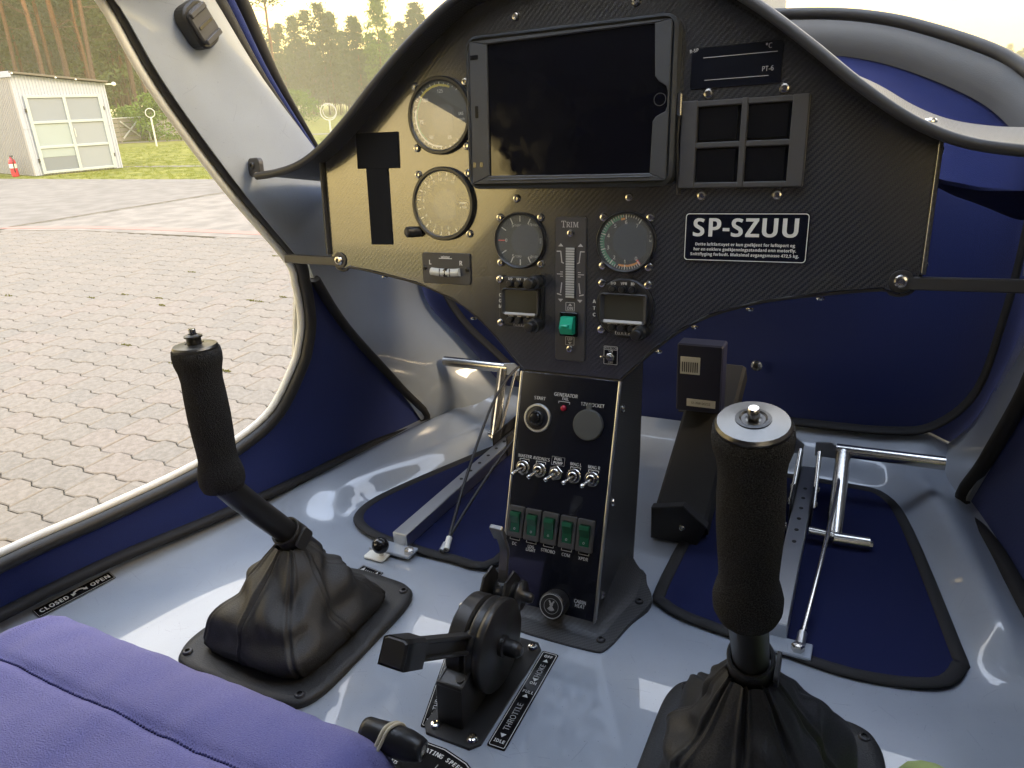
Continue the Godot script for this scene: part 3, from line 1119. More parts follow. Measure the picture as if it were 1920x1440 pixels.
	st = begin(false); ring(st, rrect(.044, .0285, .004), rrect(.0365, .0235, .0015), .003, .0078, .0006, at(V(.0005, .0005, 0)), .0048); obj("display_frame", st, M.dark_grey, t)
	st = begin(false); box(st, V(.0005, -.0125, .0068), V(.036, .003, .002), .0005, Basis(V(1, 0, 0), -.6)); obj("frame_edge", st, M.grey_ink, t)
	st = begin(false); prism(st, rrect(.0375, .0245, .001), .003, .0046, 0, at(V(.0005, .0005, 0))); obj("display", st, M.lcd_olive, t)
	for k in 6:
		st = begin()
		lathe(st, [Vector2(.0036, 0), Vector2(.0036, .0035), Vector2(.0028, .005), Vector2(0, .0052)], 16, at(V([-.0115, -.0015, .0085][k % 3], .0195 if k < 3 else -.0195, .004)))
		obj("button", st, M.black_satin, t)
	for k in 6: text(t, ["I/O", "SET", "MEM", "ENR", "▲▼", "►"][k], .0024, [-.0115, -.0015, .0085][k % 3], .0245 if k < 3 else -.0150, .0041, M.white_ink, sans_bold)
	text(t, "f.u.n.k.e.", .0028, -.001, -.0252, .0042, M.grey_ink)
	for k in 3: text(t, "COM".substr(k, 1), .0036, -.0235 - .0005, .0065 - k * .0062, .0042, M.white_ink, sans_bold)
	for y in [.0225, -.0225]:
		st = begin()
		lathe(st, [Vector2(.0075, 0), Vector2(.0075, .012), Vector2(.0055, .013), Vector2(.0055, .022), Vector2(.0045, .0235), Vector2(0, .024)], 20, at(V(.0195, y, .003)))
		obj("knob", st, M.black_plastic, t)
	for p in [[-.0238, .0236], [-.0236, -.0236]]: screw(t, p[0], p[1], .004, .0043)
	# transponder
	t = thing("transponder", "round transponder with grey display marked ATC beside it", "transponder", PF * at(V(.0585, -.0142, 0)))
	st = begin(); prism(st, circle(.0298, 48), 0, .004, .0012); obj("face", st, M.black_plastic, t)
	st = begin(false); ring(st, rrect(.0485, .0300, .003), rrect(.0395, .0240, .001), .003, .0085, .0006, at(V(0, -.0002, 0)), .0048); obj("display_frame", st, M.dark_grey, t)
	st = begin(false); box(st, V(0, -.0137, .0072), V(.040, .0034, .0022), .0005, Basis(V(1, 0, 0), -.6)); obj("frame_edge", st, M.grey_ink, t)
	st = begin(false); prism(st, rrect(.0405, .0250, .001), .003, .0046, 0); obj("display", st, M.lcd_olive, t)
	for k in 6:
		st = begin()
		lathe(st, [Vector2(.0036, 0), Vector2(.0036, .0035), Vector2(.0028, .005), Vector2(0, .0052)], 16, at(V([-.0115, -.0015, .0090][k % 3], .0190 if k < 3 else -.0200, .004)))
		obj("button", st, M.black_satin, t)
	for k in 6: text(t, ["I/O", "VFR", "ID", "MODE", "▲▼", "►"][k], .0026, [-.0115, -.0005, .0085][k % 3], .0245 if k < 3 else -.0160, .0041, M.white_ink, sans_bold)
	text(t, "f.u.n.k.e.", .0032, 0, -.0258, .0042, M.white_ink)
	for k in 3: text(t, "ATC".substr(k, 1), .0036, -.0325, .0045 - k * .0068, .0006, M.white_ink, sans_bold)
	st = begin()
	lathe(st, [Vector2(.0075, 0), Vector2(.0075, .012), Vector2(.0055, .013), Vector2(.0055, .022), Vector2(.0045, .0235), Vector2(0, .024)], 20, at(V(.0195, -.0225, .003)))
	obj("knob", st, M.black_plastic, t)
	for p in [[-.0236, .0236], [.0236, .0236], [-.0238, -.0236]]: screw(t, p[0], p[1], .002, .0043)
	# trim plate
	t = thing("trim_panel", "tall grey trim plate with light strip and green rocker", "trim panel", PF)
	st = begin(); prism(st, rrect(.0335, .149, .003), 0, .0018, .0005); obj("plate", st, M.trim_plate, t)
	text(t, "T", .0062, -.0078, .0672, .0018, M.grey_ink, serif)
	text(t, "RIM", .0050, .0018, .0668, .0018, M.grey_ink, serif)
	screw(t, 0, .0585, .0018, .0040); screw(t, 0, -.0612, .0018, .0040)
	st = begin(false); box(st, V(0, .0185, .0022), V(.0112, .0515, .0012), .0003); var ind = obj("indicator_frame", st, M.dark_grey, t)
	for k in 20:
		st = begin(false)
		box(st, V(0, .0430 - k * .00258, .0030), V(.0094, .0019, .0010), .0002)
		obj("indicator_bar", st, M.trim_led, ind)
	for s in [-1, 1]:
		st = begin(false)
		prism(st, PackedVector2Array([Vector2(-.0028, 0), Vector2(.0028, 0), Vector2(0, .0030)]), .0018, .0021, 0, at(V(s * .0108, .0452, 0)))
		prism(st, PackedVector2Array([Vector2(-.0028, 0), Vector2(0, -.0030), Vector2(.0028, 0)]), .0018, .0021, 0, at(V(s * .0108, -.0088, 0)))
		obj("arrow", st, M.grey_ink, t)
		st = begin(false)
		box(st, V(s * .0130, .0402, .0019), V(.0046, .0011, .0003))
		box(st, V(s * .0102, .0350, .0019), V(.0010, .0110, .0003), 0, Basis(V(0, 0, 1), -s * .12))
		box(st, V(s * .0088, .0288, .0019), V(.0030, .0011, .0003), 0, Basis(V(0, 0, 1), s * .5))
		box(st, V(s * .0118, .0170, .0019), V(.0064, .0008, .0003))
		box(st, V(s * .0098, .0192, .0019), V(.0030, .0007, .0003))
		box(st, V(s * .0098, .0148, .0019), V(.0030, .0007, .0003))
		box(st, V(s * .0102, .0028, .0019), V(.0010, .0110, .0003), 0, Basis(V(0, 0, 1), s * .12))
		box(st, V(s * .0124, -.0040, .0019), V(.0052, .0011, .0003), 0, Basis(V(0, 0, 1), s * .25))
		obj("pictogram", st, M.grey_ink, t)
	for k in 2:
		var y = [-.0165, -.0527][k]
		st = begin(false); ring(st, rrect(.0100, .0092, .0004, 1), rrect(.0090, .0082, .0002, 1), .0018, .0021, 0, at(V(0, y, 0))); obj("label_frame", st, M.grey_ink, t)
		text(t, ["DN", "UP"][k], .0034, 0, y + [-.0018, .0018][k], .0018, M.grey_ink, sans_bold)
		st = begin(false)
		prism(st, PackedVector2Array([Vector2(-.0022, 0), Vector2(.0022, 0), Vector2(0, .0024)] if k == 0 else [Vector2(-.0022, 0), Vector2(0, -.0024), Vector2(.0022, 0)]), .0018, .0021, 0, at(V(0, y + [.0010, -.0012][k], 0)))
		obj("arrow", st, M.grey_ink, t)
	st = begin(false); ring(st, rrect(.0200, .0255, .001), rrect(.0180, .0235, .0006), .0018, .0040, .0004, at(V(-.001, -.0350, 0))); prism(st, rrect(.0185, .024, .0006), .0018, .0024, 0, at(V(-.001, -.0350, 0))); var rb = obj("rocker_bezel", st, M.black_gloss, t)
	st = begin(false)
	prism(st, PackedVector2Array([Vector2(-.0085, .0018), Vector2(.0095, .0018), Vector2(.0095, .0085), Vector2(.0030, .0125), Vector2(-.0085, .0075)]), -.0072, .0072, .0006, Transform3D(Basis(V(0, -1, 0), V(0, 0, 1), V(-1, 0, 0)), V(-.001, -.035, .001)))
	prism(st, rrect(.008, .0030, .0008), .0085, .018, .0008, at(V(-.001, -.0350, -.001)))
	obj("rocker", st, M.green_rocker, rb)
	# intercom switch
	t = thing("intercom_switch", "small framed toggle switch below the round transponder", "switch", PF * at(V(.0450, -.0645, 0)))
	st = begin(false); prism(st, rrect(.0160, .0205, .001), 0, .0010, .0002); obj("placard", st, M.black_gloss, t)
	st = begin(false); ring(st, rrect(.0148, .0193, .001), rrect(.0140, .0185, .0006), .0010, .0013); box(st, V(0, .0058, .0011), V(.0142, .0004, .0003)); obj("frame_line", st, M.grey_ink, t)
	text(t, "INTERCOM", .0020, 0, .0076, .0010, M.grey_ink)
	text(t, "ON", .0016, 0, .0046, .0010, M.grey_ink); text(t, "OFF", .0016, 0, -.0078, .0010, M.grey_ink)
	toggle_parts(t, V(0, -.0016, .001), true, .0045, V(-.3, .25, 1))
	# tablet in its holder
	t = thing("tablet_holder", "dark grey plastic frame holding the tablet on the panel", "holder", PF * at(V(-.003, .176, 0)))
	var oo = rrect(.214, .146, .012, 5)
	var ii := PackedVector2Array()
	for p in oo:
		ii.append(Vector2(clampf(p.x * .80, -.0835, .0865), clampf(p.y * .90, -.0635, .0655)))
	st = begin(false); ring(st, oo, rrect(.2035, .136, .008, 5), 0, .016, .003, Transform3D.IDENTITY, .0150); obj("body", st, M.holder, t)
	st = begin(false); prism(st, rrect(.206, .138, .006), 0, .0060, 0); obj("tray", st, M.holder, t)
	# overhanging front frame with the button notch on the right
	var out2 = PackedVector2Array([Vector2(-.1017, -.068), Vector2(.1017, -.068), Vector2(.1017, .068), Vector2(-.1017, .068)])
	st = begin(false)
	prism(st, PackedVector2Array([Vector2(-.1017, -.068), Vector2(-.0820, -.0600), Vector2(-.0820, .0640), Vector2(-.1017, .068)]), .0130, .0158, .0008)
	prism(st, PackedVector2Array([Vector2(-.1017, .068), Vector2(-.0820, .0640), Vector2(.0860, .0655), Vector2(.1017, .068)]), .0130, .0157, .0008)
	prism(st, PackedVector2Array([Vector2(-.1017, -.068), Vector2(.1017, -.068), Vector2(.0860, -.0615), Vector2(-.0820, -.0600)]), .0130, .0157, .0008)
	prism(st, PackedVector2Array([Vector2(.1017, -.068), Vector2(.1017, .068), Vector2(.0860, .0655), Vector2(.0880, .022), Vector2(.0915, .0175), Vector2(.0985, .0130), Vector2(.1000, .0085), Vector2(.1000, -.0035), Vector2(.0985, -.0080), Vector2(.0900, -.0120), Vector2(.0872, -.016), Vector2(.0860, -.0615)]), .0130, .0156, .0008)
	obj("front_frame", st, M.holder, t)
	st = begin(false)
	box(st, V(0.002, -.0632, .0142), V(.170, .0050, .0020), .0004, Basis(V(1, 0, 0), -.75))
	obj("lower_lip", st, M.holder, t)
	for k in [[-.0960, .0530, .009, .0042], [-.0945, .0020, .0035, .0115], [-.0985, -.0490, .0038, .0052], [-.0905, -.0490, .0038, .0052]]:
		st = begin(false); prism(st, rrect(k[2], k[3], .0008), .0158, .0162, .0001, at(V(k[0], k[1], 0))); obj("slot", st, M.black_gloss, t)
	t = thing("tablet", "dark glossy tablet with round home button, screen off", "tablet", PF * at(V(-.003, .176, .0062)))
	st = begin(); prism(st, rrect(.200, .1330, .006), 0, .0060, .0008); obj("body", st, M.black_plastic, t)
	st = begin(false); prism(st, rrect(.1990, .1320, .006), .0060, .0064, 0); obj("glass", st, M.screen, t)
	st = begin(); ring(st, circle(.0056, 24), circle(.0051, 24), .0064, .0066, 0, at(V(.0925, .0025, 0))); obj("home_button", st, M.dark_grey, t)
	t = thing("charging_plug", "slim metal charging plug at right edge of the tablet holder", "plug", PF * at(V(.1065, .1735, .008)))
	st = begin(); box(st, V(0, 0, 0), V(.0045, .020, .006), .001); obj("shell", st, M.steel, t)
	st = begin(); tube(st, smooth_path([V(0, -.010, 0), V(-.001, -.03, -.001), V(-.0005, -.055, -.004), V(0.001, -.078, -.0065)], 5), .0016, 8); obj("cable", st, M.black_plastic, t)
	# air outlet with four openings
	t = thing("vent_grille", "square black air vent with four openings above the registration plate", "vent", PF * at(V(.1625, .1385, 0)))
	st = begin(false)
	for x in [-.0475, 0.0005, .0460]: box(st, V(x, 0, .003), V([.0145, .0055, .0135][[-.0475, 0.0005, .0460].find(x)], .0755, .006), .0008)
	obj("upright", st, M.dark_grey, t)
	for y in [.0348, -.0005, -.0352]:
		st = begin(false); box(st, V(0, y, .0026), V(.1005, .0050, .0052), .0008); obj("bar", st, M.dark_grey, t)
	st = begin(false); prism(st, rrect(.096, .071, .002), -.0005, .0006, 0); obj("backing", st, M.black_gloss, t)
	for p in [[-.0225, .018], [.0195, .018], [-.0225, -.018], [.0195, -.018]]:
		st = begin(false); box(st, V(p[0], p[1], .0016), V(.034, .028, .0012), .0003, Basis(V(1, 0, 0), .04)); obj("flap", st, M.black_gloss, t)
	# thermometer strip
	t = thing("thermometer", "dark temperature display with the degree mark above the air vent", "display", PF * at(V(.152, .203, 0)))
	st = begin(false); prism(st, rrect(.077, .034, .002), 0, .0012, .0004); obj("case", st, M.ped_plate, t)
	st = begin(false); box(st, V(.003, .0085, .0014), V(.062, .0005, .0005)); box(st, V(.001, -.0100, .0014), V(.054, .0005, .0005)); obj("frame_line", st, M.grey_ink, t)
	text(t, "°C", .0038, .0265, .0135, .0012, M.grey_ink)
	text(t, "PT-6", .0036, .0270, -.0045, .0012, M.grey_ink)
	text(t, "R-SP", .0028, -.0365, .0150, .0012, M.grey_ink, sans_bold, 0, .12)
	# registration plate
	t = thing("registration_plate", "black plate reading SP-SZUU with three lines of Norwegian text", "placard", PF * at(V(.1695, .0567, 0)))
	st = begin(); prism(st, rrect(.1098, .0450, .003), 0, .0015, .0004); obj("plate", st, M.ped_plate, t)
	st = begin(false); ring(st, rrect(.1075, .0428, .003), rrect(.1062, .0415, .0025), .0015, .0018); obj("border", st, M.white_ink, t)
	text(t, "SP-SZUU", .0165, 0, .0085, .0015, M.white_ink, sans_bold, 0, 0, "lettering", 1.04)
	var lines = ["Dette luftfartoyet er kun godkjent for luftsport og", "har en enklere godkjenningsstandard enn motorfly.", "Snittflyging forbudt. Maksimal avgangsmasse 472,5 kg."]
	for k in 3: text(t, lines[k], .0026, 0, -.0065 - k * .0046, .0015, M.white_ink, sans_bold)
	# hook and loop patches
	t = thing("velcro_patch", "square black hook and loop patch left of the airspeed gauge", "patch", PF * at(V(-.2345, .1465, 0)))
	st = begin(false); prism(st, rrect(.0575, .0385, .0008), 0, .0020, .0004, Transform3D(Basis(V(0, 0, 1), -.01), Vector3.ZERO)); obj("patch", st, M.velcro, t)
	t = thing("velcro_strip", "upright strip of black hook and loop tape left of the altimeter", "strip", PF * at(V(-.2362, .085, 0)))
	st = begin(false); prism(st, rrect(.0300, .0850, .0008), 0, .0016, .0004, Transform3D(Basis(V(0, 0, 1), .012), Vector3.ZERO)); obj("strip", st, M.velcro, t)

func toggle_parts(t, p: Vector3, hex: bool, r, lean: Vector3):
	var st := begin()
	var rr = r
	if hex:
		prism(st, circle(rr * 1.05, 6, .3), 0, .0030, .0006, at(p))
	else:
		lathe(st, [Vector2(rr, 0), Vector2(rr, .0012), Vector2(rr * .9, .0020), Vector2(rr * .72, .0020), Vector2(rr * .70, .0010)], 24, at(p))
	obj("nut", st, M.steel, t)
	st = begin()
	lathe(st, [Vector2(rr * .62, 0), Vector2(rr * .62, .0048), Vector2(rr * .52, .0054), Vector2(rr * .38, .0054), Vector2(rr * .34, .0034)], 20, at(p))
	obj("collar", st, M.steel, t)
	var d = lean.normalized()
	st = begin()
	lathe(st, [Vector2(rr * .17, 0), Vector2(rr * .20, .006), Vector2(rr * .28, .0125), Vector2(rr * .32, .0145), Vector2(rr * .24, .0160), Vector2(0, .0165)], 14, along(p + V(0, 0, .003), d))
	obj("lever", st, M.bright_steel, t)

# ---------------------------------------------------------------- pedestal
func pedestal():
	var st
	var t := thing("centre_pedestal", "black carbon centre pedestal carrying the switches below the panel", "pedestal")
	# body: side walls follow the sloping front plate, rear goes straight down
	var top = DF * V(0, 0, 0)
	var bot = DF * V(0, -.266, 0)
	var outline = PackedVector2Array()   # in (z, y), extruded across x
	for p in [Vector2(bot.z - .002, bot.y), Vector2(top.z - .002, top.y), Vector2(-.07, 1.05), Vector2(-.06, .93), Vector2(-.035, .80)]:
		outline.append(p)
	st = begin(false)
	if Geometry2D.is_polygon_clockwise(outline): outline.reverse()
	prism(st, outline, -.0575, .0575, .0015, Transform3D(Basis(V(0, 0, 1), V(0, 1, 0), V(-1, 0, 0)), Vector3.ZERO))
	obj("housing", st, M.carbon_dull, t)
	st = begin(); prism(st, rrect(.110, .264, .001), 0, .0025, .0005, DF * at(V(0, -.133, -.0005))); obj("front_plate", st, M.ped_plate, t)
	for s in [-1, 1]:
		st = begin()
		tube(st, [DF * V(s * .0562, -.001, .0005), DF * V(s * .0562, -.265, .0005)], .0021, 8)
		obj("edge_trim", st, M.alu, t)
	# flared foot on the deck
	var foot = smooth_path([V(-.075, 0, .118), V(-.02, 0, .128), V(.06, 0, .128), V(.078, 0, .118), V(.088, 0, .07), V(.098, 0, .03), V(.085, 0, .0), V(.06, 0, -.03), V(-.06, 0, -.03), V(-.085, 0, .0), V(-.09, 0, .06)], 4, true)
	var fp := PackedVector2Array()
	for p in foot: fp.append(Vector2(p.x, -p.z))
	if Geometry2D.is_polygon_clockwise(fp): fp.reverse()
	st = begin(false)
	prism(st, fp, -.005, .0025, .0006, Transform3D(Basis(V(1, 0, 0), V(0, 0, -1), V(0, 1, 0)), V(0, .80, 0)))
	obj("foot_flange", st, M.carbon_dull, t)
	st = begin()
	var r0 = []; var r1 = []
	for p in [V(-.0575, .815, .094), V(.0575, .815, .094), V(.0575, .83, .02), V(.0575, .83, -.02)]: r0.append(p)
	for p in [V(-.0575, .8025, .112), V(.066, .8025, .112), V(.080, .8025, .03), V(.075, .8025, -.02)]: r1.append(p)
	sheet(st, loft(r0, r1, 4, V(0, -.004, 0)), 0.002)
	obj("foot_flare", st, M.carbon_dull, t)
	var sc := begin(); screw_shape(sc, .0048, Transform3D(Basis(V(1, 0, 0), -PI / 2), V(.068, .8022, .110))); obj("screw", sc, M.dark_metal, t)
	sc = begin(); screw_shape(sc, .0048, Transform3D(Basis(V(1, 0, 0), -PI / 2), V(.086, .8022, .035))); obj("screw", sc, M.dark_metal, t)
	for s in [.0292, .1287, .2291]:
		var p = DF * V(.0575, -s, -.012)
		sc = begin(); screw_shape(sc, .0042, Transform3D(Basis(V(0, 1, 0), PI / 2), p)); obj("screw", sc, M.bright_steel, t)
	# start button
	t = thing("start_button", "black push button in a broad silver ring under the word START", "button", DF * at(V(-.0314, -.0500, .002)))
	st = begin(); lathe(st, [Vector2(.0157, 0), Vector2(.0157, .0022), Vector2(.0148, .0032), Vector2(.0132, .0032), Vector2(.0126, .0020)], 40); obj("ring", st, M.alu, t)
	st = begin(); lathe(st, [Vector2(.0128, 0), Vector2(.0126, .0020), Vector2(.0085, .0026), Vector2(.0082, .0070), Vector2(.0072, .0078), Vector2(.0060, .0074)], 32); obj("collar", st, M.black_satin, t)
	st = begin(); lathe(st, [Vector2(.0060, .005), Vector2(.0060, .0095), Vector2(.0050, .0105), Vector2(0, .0108)], 24); obj("button", st, M.black_gloss, t)
	text(t, "START", .0035, 0, .0215, .0002, M.white_ink)
	# generator light
	t = thing("warning_light", "small red warning light under the word GENERATOR", "light", DF * at(V(-.0027, -.0360, .002)))
	st = begin(); lathe(st, [Vector2(.0032, 0), Vector2(.0032, .0010), Vector2(.0028, .0022), Vector2(.0015, .0032), Vector2(0, .0035)], 20); obj("lens", st, M.red_led, t)
	text(t, "GENERATOR", .0035, 0.001, .0140, .0002, M.white_ink)
	text(t, "FAIL", .0028, 0.001, .0100, .0002, M.white_ink)
	bracket(t, 0.0, .0070, .0125, -1)
	# 12 volt socket
	t = thing("power_socket", "round grey capped power socket at upper right of the pedestal", "socket", DF * at(V(.0272, -.0500, .002)))
	st = begin(); prism(st, circle(.0165, 48), 0, .0042, .0010); obj("cap", st, M.socket_cap, t)
	st = begin(); prism(st, rrect(.0055, .0075, .001), 0, .0030, .0006, at(V(-.001, .0182, 0))); obj("hinge_tab", st, M.socket_cap, t)
	text(t, "12V SOCKET", .0035, .002, .0212, .0002, M.white_ink)
	# toggles
	var xs = [-.0430, -.0233, -.0037, .0168, .0372]
	var names = ["MASTER", "AVIONICS", "FUEL\nPUMP", "MAG L", "MAG R"]
	for k in 5:
		var said = ["MASTER", "AVIONICS", "FUEL PUMP", "MAG L", "MAG R"][k]
		t = thing("toggle_switch", "silver toggle switch on the pedestal marked " + said, "switch", DF * at(V(xs[k], -.1062, .002)), "toggle switches on the pedestal")
		toggle_parts(t, Vector3.ZERO, k == 2, .0080, V(-.42, -.55, 1))
		if k == 2:
			text(t, "FUEL", .0028, .001, .0150, .0002, M.white_ink, sans_bold); text(t, "PUMP", .0028, .001, .0110, .0002, M.white_ink, sans_bold)
			st = begin(false); ring(st, rrect(.0150, .0092, .0004, 1), rrect(.0145, .0087, .0002, 1), 0, .0002, 0, at(V(.001, .0130, 0))); obj("label_frame", st, M.grey_ink, t)
		else:
			text(t, names[k], .0032, .001, .0125, .0002, M.white_ink)
			bracket(t, .001, .0095, .011, -1)
	# rockers
	var rl = ["DC", "LDG\nLIGHT", "STROBO", "COM", "XPDR"]
	xs = [-.0440, -.0240, -.0037, .0172, .0368]
	for k in 5:
		t = thing("rocker_switch", "green rocker switch on the pedestal marked " + ["DC", "LDG LIGHT", "STROBO", "COM", "XPDR"][k], "switch", DF * at(V(xs[k], -.1662, .002)), "green rocker switches on the pedestal")
		st = begin(false); ring(st, rrect(.0186, .0345, .0015), rrect(.0112, .0235, .0006), 0, .0036, .0006); prism(st, rrect(.0115, .0238, .0004), 0, .0008, 0); var bz = obj("bezel", st, M.dark_grey, t)
		# wedge: the upper end stands proud
		st = begin(false)
		prism(st, PackedVector2Array([Vector2(-.0113, .0008), Vector2(.0113, .0008), Vector2(.0113, .0085), Vector2(.0070, .0088), Vector2(-.0010, .0042), Vector2(-.0113, .0034)]), -.0052, .0052, .0005, Transform3D(Basis(V(0, 1, 0), V(0, 0, 1), V(1, 0, 0)), Vector3.ZERO))
		obj("rocker", st, M.dark_green, bz)
		text(t, "O", .0022, 0, -.0075, .0044, M.grey_ink)
		bracket(t, 0, -.0205, .0115, 1)
		if k == 1:
			text(t, "LDG", .0030, 0, -.0245, .0002, M.white_ink); text(t, "LIGHT", .0030, 0, -.0282, .0002, M.white_ink)
		else:
			text(t, rl[k], .0032, 0, -.0250, .0002, M.white_ink)
	# cabin heat
	t = thing("heat_knob", "round knurled black knob marked CABIN HEAT low on pedestal", "knob", DF * at(V(.0140, -.2420, .002)))
	st = begin(); lathe(st, [Vector2(.0130, 0), Vector2(.0130, .004), Vector2(.0140, .006), Vector2(.0140, .018), Vector2(.0130, .0195), Vector2(.0100, .0198), Vector2(0, .0198)], 48); var kb = obj("body", st, M.black_satin, t)
	for k in 36:
		var a = TAU * k / 36
		st = begin(false)
		box(st, V(cos(a) * .0140, sin(a) * .0140, .012), V(.0008, .0012, .011), .0002, Basis(V(0, 0, 1), a))
		obj("rib", st, M.black_satin, kb)
	st = begin(); ring(st, circle(.0128, 40), circle(.0122, 40), .0195, .0199); ring(st, circle(.0082, 40), circle(.0078, 40), .0198, .0200); obj("ring_line", st, M.grey_ink, t)
	st = begin(false)
	for k in 7:
		var a = lerpf(-.75, .75, k / 6.0)
		prism(st, PackedVector2Array([Vector2(-.0005, 0), Vector2(.0005, 0), Vector2(.0004, .0055), Vector2(-.0004, .0055)]), .0198, .0201, 0, Transform3D(Basis(V(0, 0, 1), PI + a), V(0, .0005, 0)))
	prism(st, circle(.0020, 10), .0198, .0201, 0, at(V(0, .0018, 0)))
	prism(st, rrect(.0016, .004, .0004, 1), .0198, .0201, 0, Transform3D(Basis(V(0, 0, 1), .5), V(-.0018, .0042, 0)))
	prism(st, rrect(.0016, .004, .0004, 1), .0198, .0201, 0, Transform3D(Basis(V(0, 0, 1), -.5), V(.0018, .0042, 0)))
	obj("emblem", st, M.grey_ink, t)
	text(t, "CABIN", .0034, .0245, .0050, .0002, M.white_ink); text(t, "HEAT", .0034, .0245, .0005, .0002, M.white_ink)

func bracket(t, x, y, w, dir):
	var st := begin(false)
	box(st, V(x, y, .0002), V(w, .0005, .0003))
	for s in [-1, 1]: box(st, V(x + s * w / 2, y + dir * .0010, .0002), V(.0005, .0024, .0003))
	obj("bracket_line", st, M.white_ink, t)

# ---------------------------------------------------------------- sticks
func stick(label, base: Vector3, collar: Vector3, joint: Vector3, top: Vector3, pw, pd, seed_, boot_shift: Vector3, tall = true):
	var t := thing("control_stick", label, "control stick", at(base), "control sticks")
	var st
	var c = collar - base
	var j = joint - base
	var e = top - base
	# leather base sheet, its rim rolled
	st = begin()
	var rows = []
	var no := FastNoiseLite.new()
	no.seed = seed_; no.frequency = 9.0; no.fractal_type = FastNoiseLite.FRACTAL_NONE
	var N := 300
	for k in 5:
		var r = []
		for i in N + 1:
			var a = TAU * i / N
			var q = sq_dir(a, 6.0)
			var sc = [1.0, 1.012, .985, .9, .5][k]
			var yy = [0.0, .004, .0085, .0075, .006][k]
			var w = no.get_noise_3d(q.x * pw, q.y * pd, k * .01) * .002
			r.append(V(q.x * pw / 2 * sc, yy + w * (1 if k > 1 else 0), q.y * pd / 2 * sc))
		rows.append(r)
	sheet(st, rows, 0.0, false)
	var bb = obj("boot_base", st, M.leather, t)
	for q in [[-.41, -.42], [.41, -.42], [-.41, .42], [.41, .42]]:
		var sc := begin()
		screw_shape(sc, .0052, Transform3D(Basis(V(1, 0, 0), -PI / 2), V(q[0] * pw, .0075, q[1] * pd)))
		obj("screw", sc, M.dark_metal, bb)
	# leather boot: square foot drawn up to a round collar, sagging in folds, with raised seams
	st = begin()
	rows = []
	var H := 30
	var rc := .0150
	for k in H + 1:
		var u = float(k) / H
		var r = []
		var ctr = Vector3(0, 0, 0).lerp(c, pow(u, 1.0)) + boot_shift * sin(PI * u) * (1.0 - u)
		for i in N + 1:
			var a = TAU * i / N
			var sq = sq_dir(a, lerpf(6.0, 2.2, u))
			var shape = pow(1.0 - u, .92)
			var hw = lerpf(rc, pw * .41, shape)
			var hd = lerpf(rc, pd * .41, shape)
			# the skirt bulges low down
			var bulge = 1.0 + .05 * sin(PI * clampf(u * 1.5, 0, 1)) * (1.0 - u) - .12 * exp(-u * 22.0)
			var fold = no.get_noise_3d(cos(a) * .16, u * .34 + sin(a * 2.0) * .03, sin(a) * .16) * .009 * sin(PI * clampf(u * 1.12, 0, 1))
			fold += .0035 * sin(u * 11.0 + 3.0 * sin(a + seed_) + 1.5 * cos(2.0 * a)) * sin(PI * clampf(u * 1.1, 0, 1)) * (1.0 - u * .6)
			var seam = 0.0
			for s in 8:
				var da = absf(wrapf(a - s * TAU / 8, -PI, PI))
				var wdt = .034 / maxf(.30, 1.0 - u)
				seam += .0019 * exp(-pow((da - wdt) / (wdt * .55), 2)) - .0022 * exp(-pow(da / (wdt * .45), 2))
			var q = Vector2(sq.x * hw, sq.y * hd) * bulge
			var l = q.length()
			q = q / l * (l + fold + seam)
			var y = lerpf(.006, c.y - .012, pow(u, .85)) + fold * .35
			r.append(V(ctr.x + q.x, y, ctr.z + q.y))
		rows.append(r)
	sheet(st, rows, 0.0, false)
	obj("boot", st, M.leather, t)
	# collar band
	st = begin()
	var ax = (j - c).normalized()
	var f = along(c - ax * .014, ax)
	lathe(st, [Vector2(.0150, -.006), Vector2(.0168, 0), Vector2(.0163, .010), Vector2(.0161, .020), Vector2(.0152, .0215), Vector2(.0135, .0205), Vector2(.0128, .012)], 32, f)
	obj("boot_collar", st, M.leather, t)
	st = begin()
	prism(st, rrect(.016, .022, .004), -.0015, .0015, .0005, f * Transform3D(Basis(V(0, 1, 0), PI / 2), V(.0176, 0, .008)))
	obj("collar_tab", st, M.leather, t)
	# shaft
	st = begin()
	tube(st, smooth_path([c - ax * .05, c, j, j.lerp(e, .2)], 4), .0125, 20)
	obj("shaft", st, M.black_plastic, t)
	# foam grip
	var L = (e - j).length()
	var g = along(j, e - j)
	st = begin()
	var prof = [Vector2(.013, -.006), Vector2(.0185, -.004), Vector2(.0205, .002), Vector2(.0207, .010), Vector2(.0190, .018), Vector2(.0172, .025), Vector2(.0172, .034), Vector2(.0180, L * .38), Vector2(.0185, L * .52), Vector2(.0182, L * .66), Vector2(.0176, L * .78), Vector2(.0184, L - .020), Vector2(.0205, L - .012), Vector2(.0210, L - .006), Vector2(.0203, L), Vector2(.016, L + .0005)]
	lathe(st, prof, 36, g)
	obj("grip", st, M.foam, t)
	# metal end cap, push button
	st = begin()
	lathe(st, [Vector2(.0190, L - .001), Vector2(.0192, L + .002), Vector2(.0180, L + .0038), Vector2(.0080, L + .0052), Vector2(.0078, L + .0045), Vector2(0, L + .0045)], 36, g)
	var cap = obj("end_cap", st, M.dark_cap, t)
	st = begin()
	if tall: lathe(st, [Vector2(.0062, L + .0045), Vector2(.0062, L + .0105), Vector2(.0078, L + .0108), Vector2(.0076, L + .0122), Vector2(.0040, L + .0136)], 24, g)
	else: lathe(st, [Vector2(.0092, L + .0040), Vector2(.0090, L + .0056), Vector2(.0070, L + .0060), Vector2(.0060, L + .0052), Vector2(.0040, L + .0052)], 24, g)
	obj("button_collar", st, M.black_satin, cap)
	st = begin()
	var lo = 0.0 if tall else -.0065
	lathe(st, [Vector2(.0030, L + .012 + lo), Vector2(.0030, L + .0178 + lo), Vector2(.0026, L + .0184 + lo), Vector2(0, L + .0185 + lo)], 16, g)
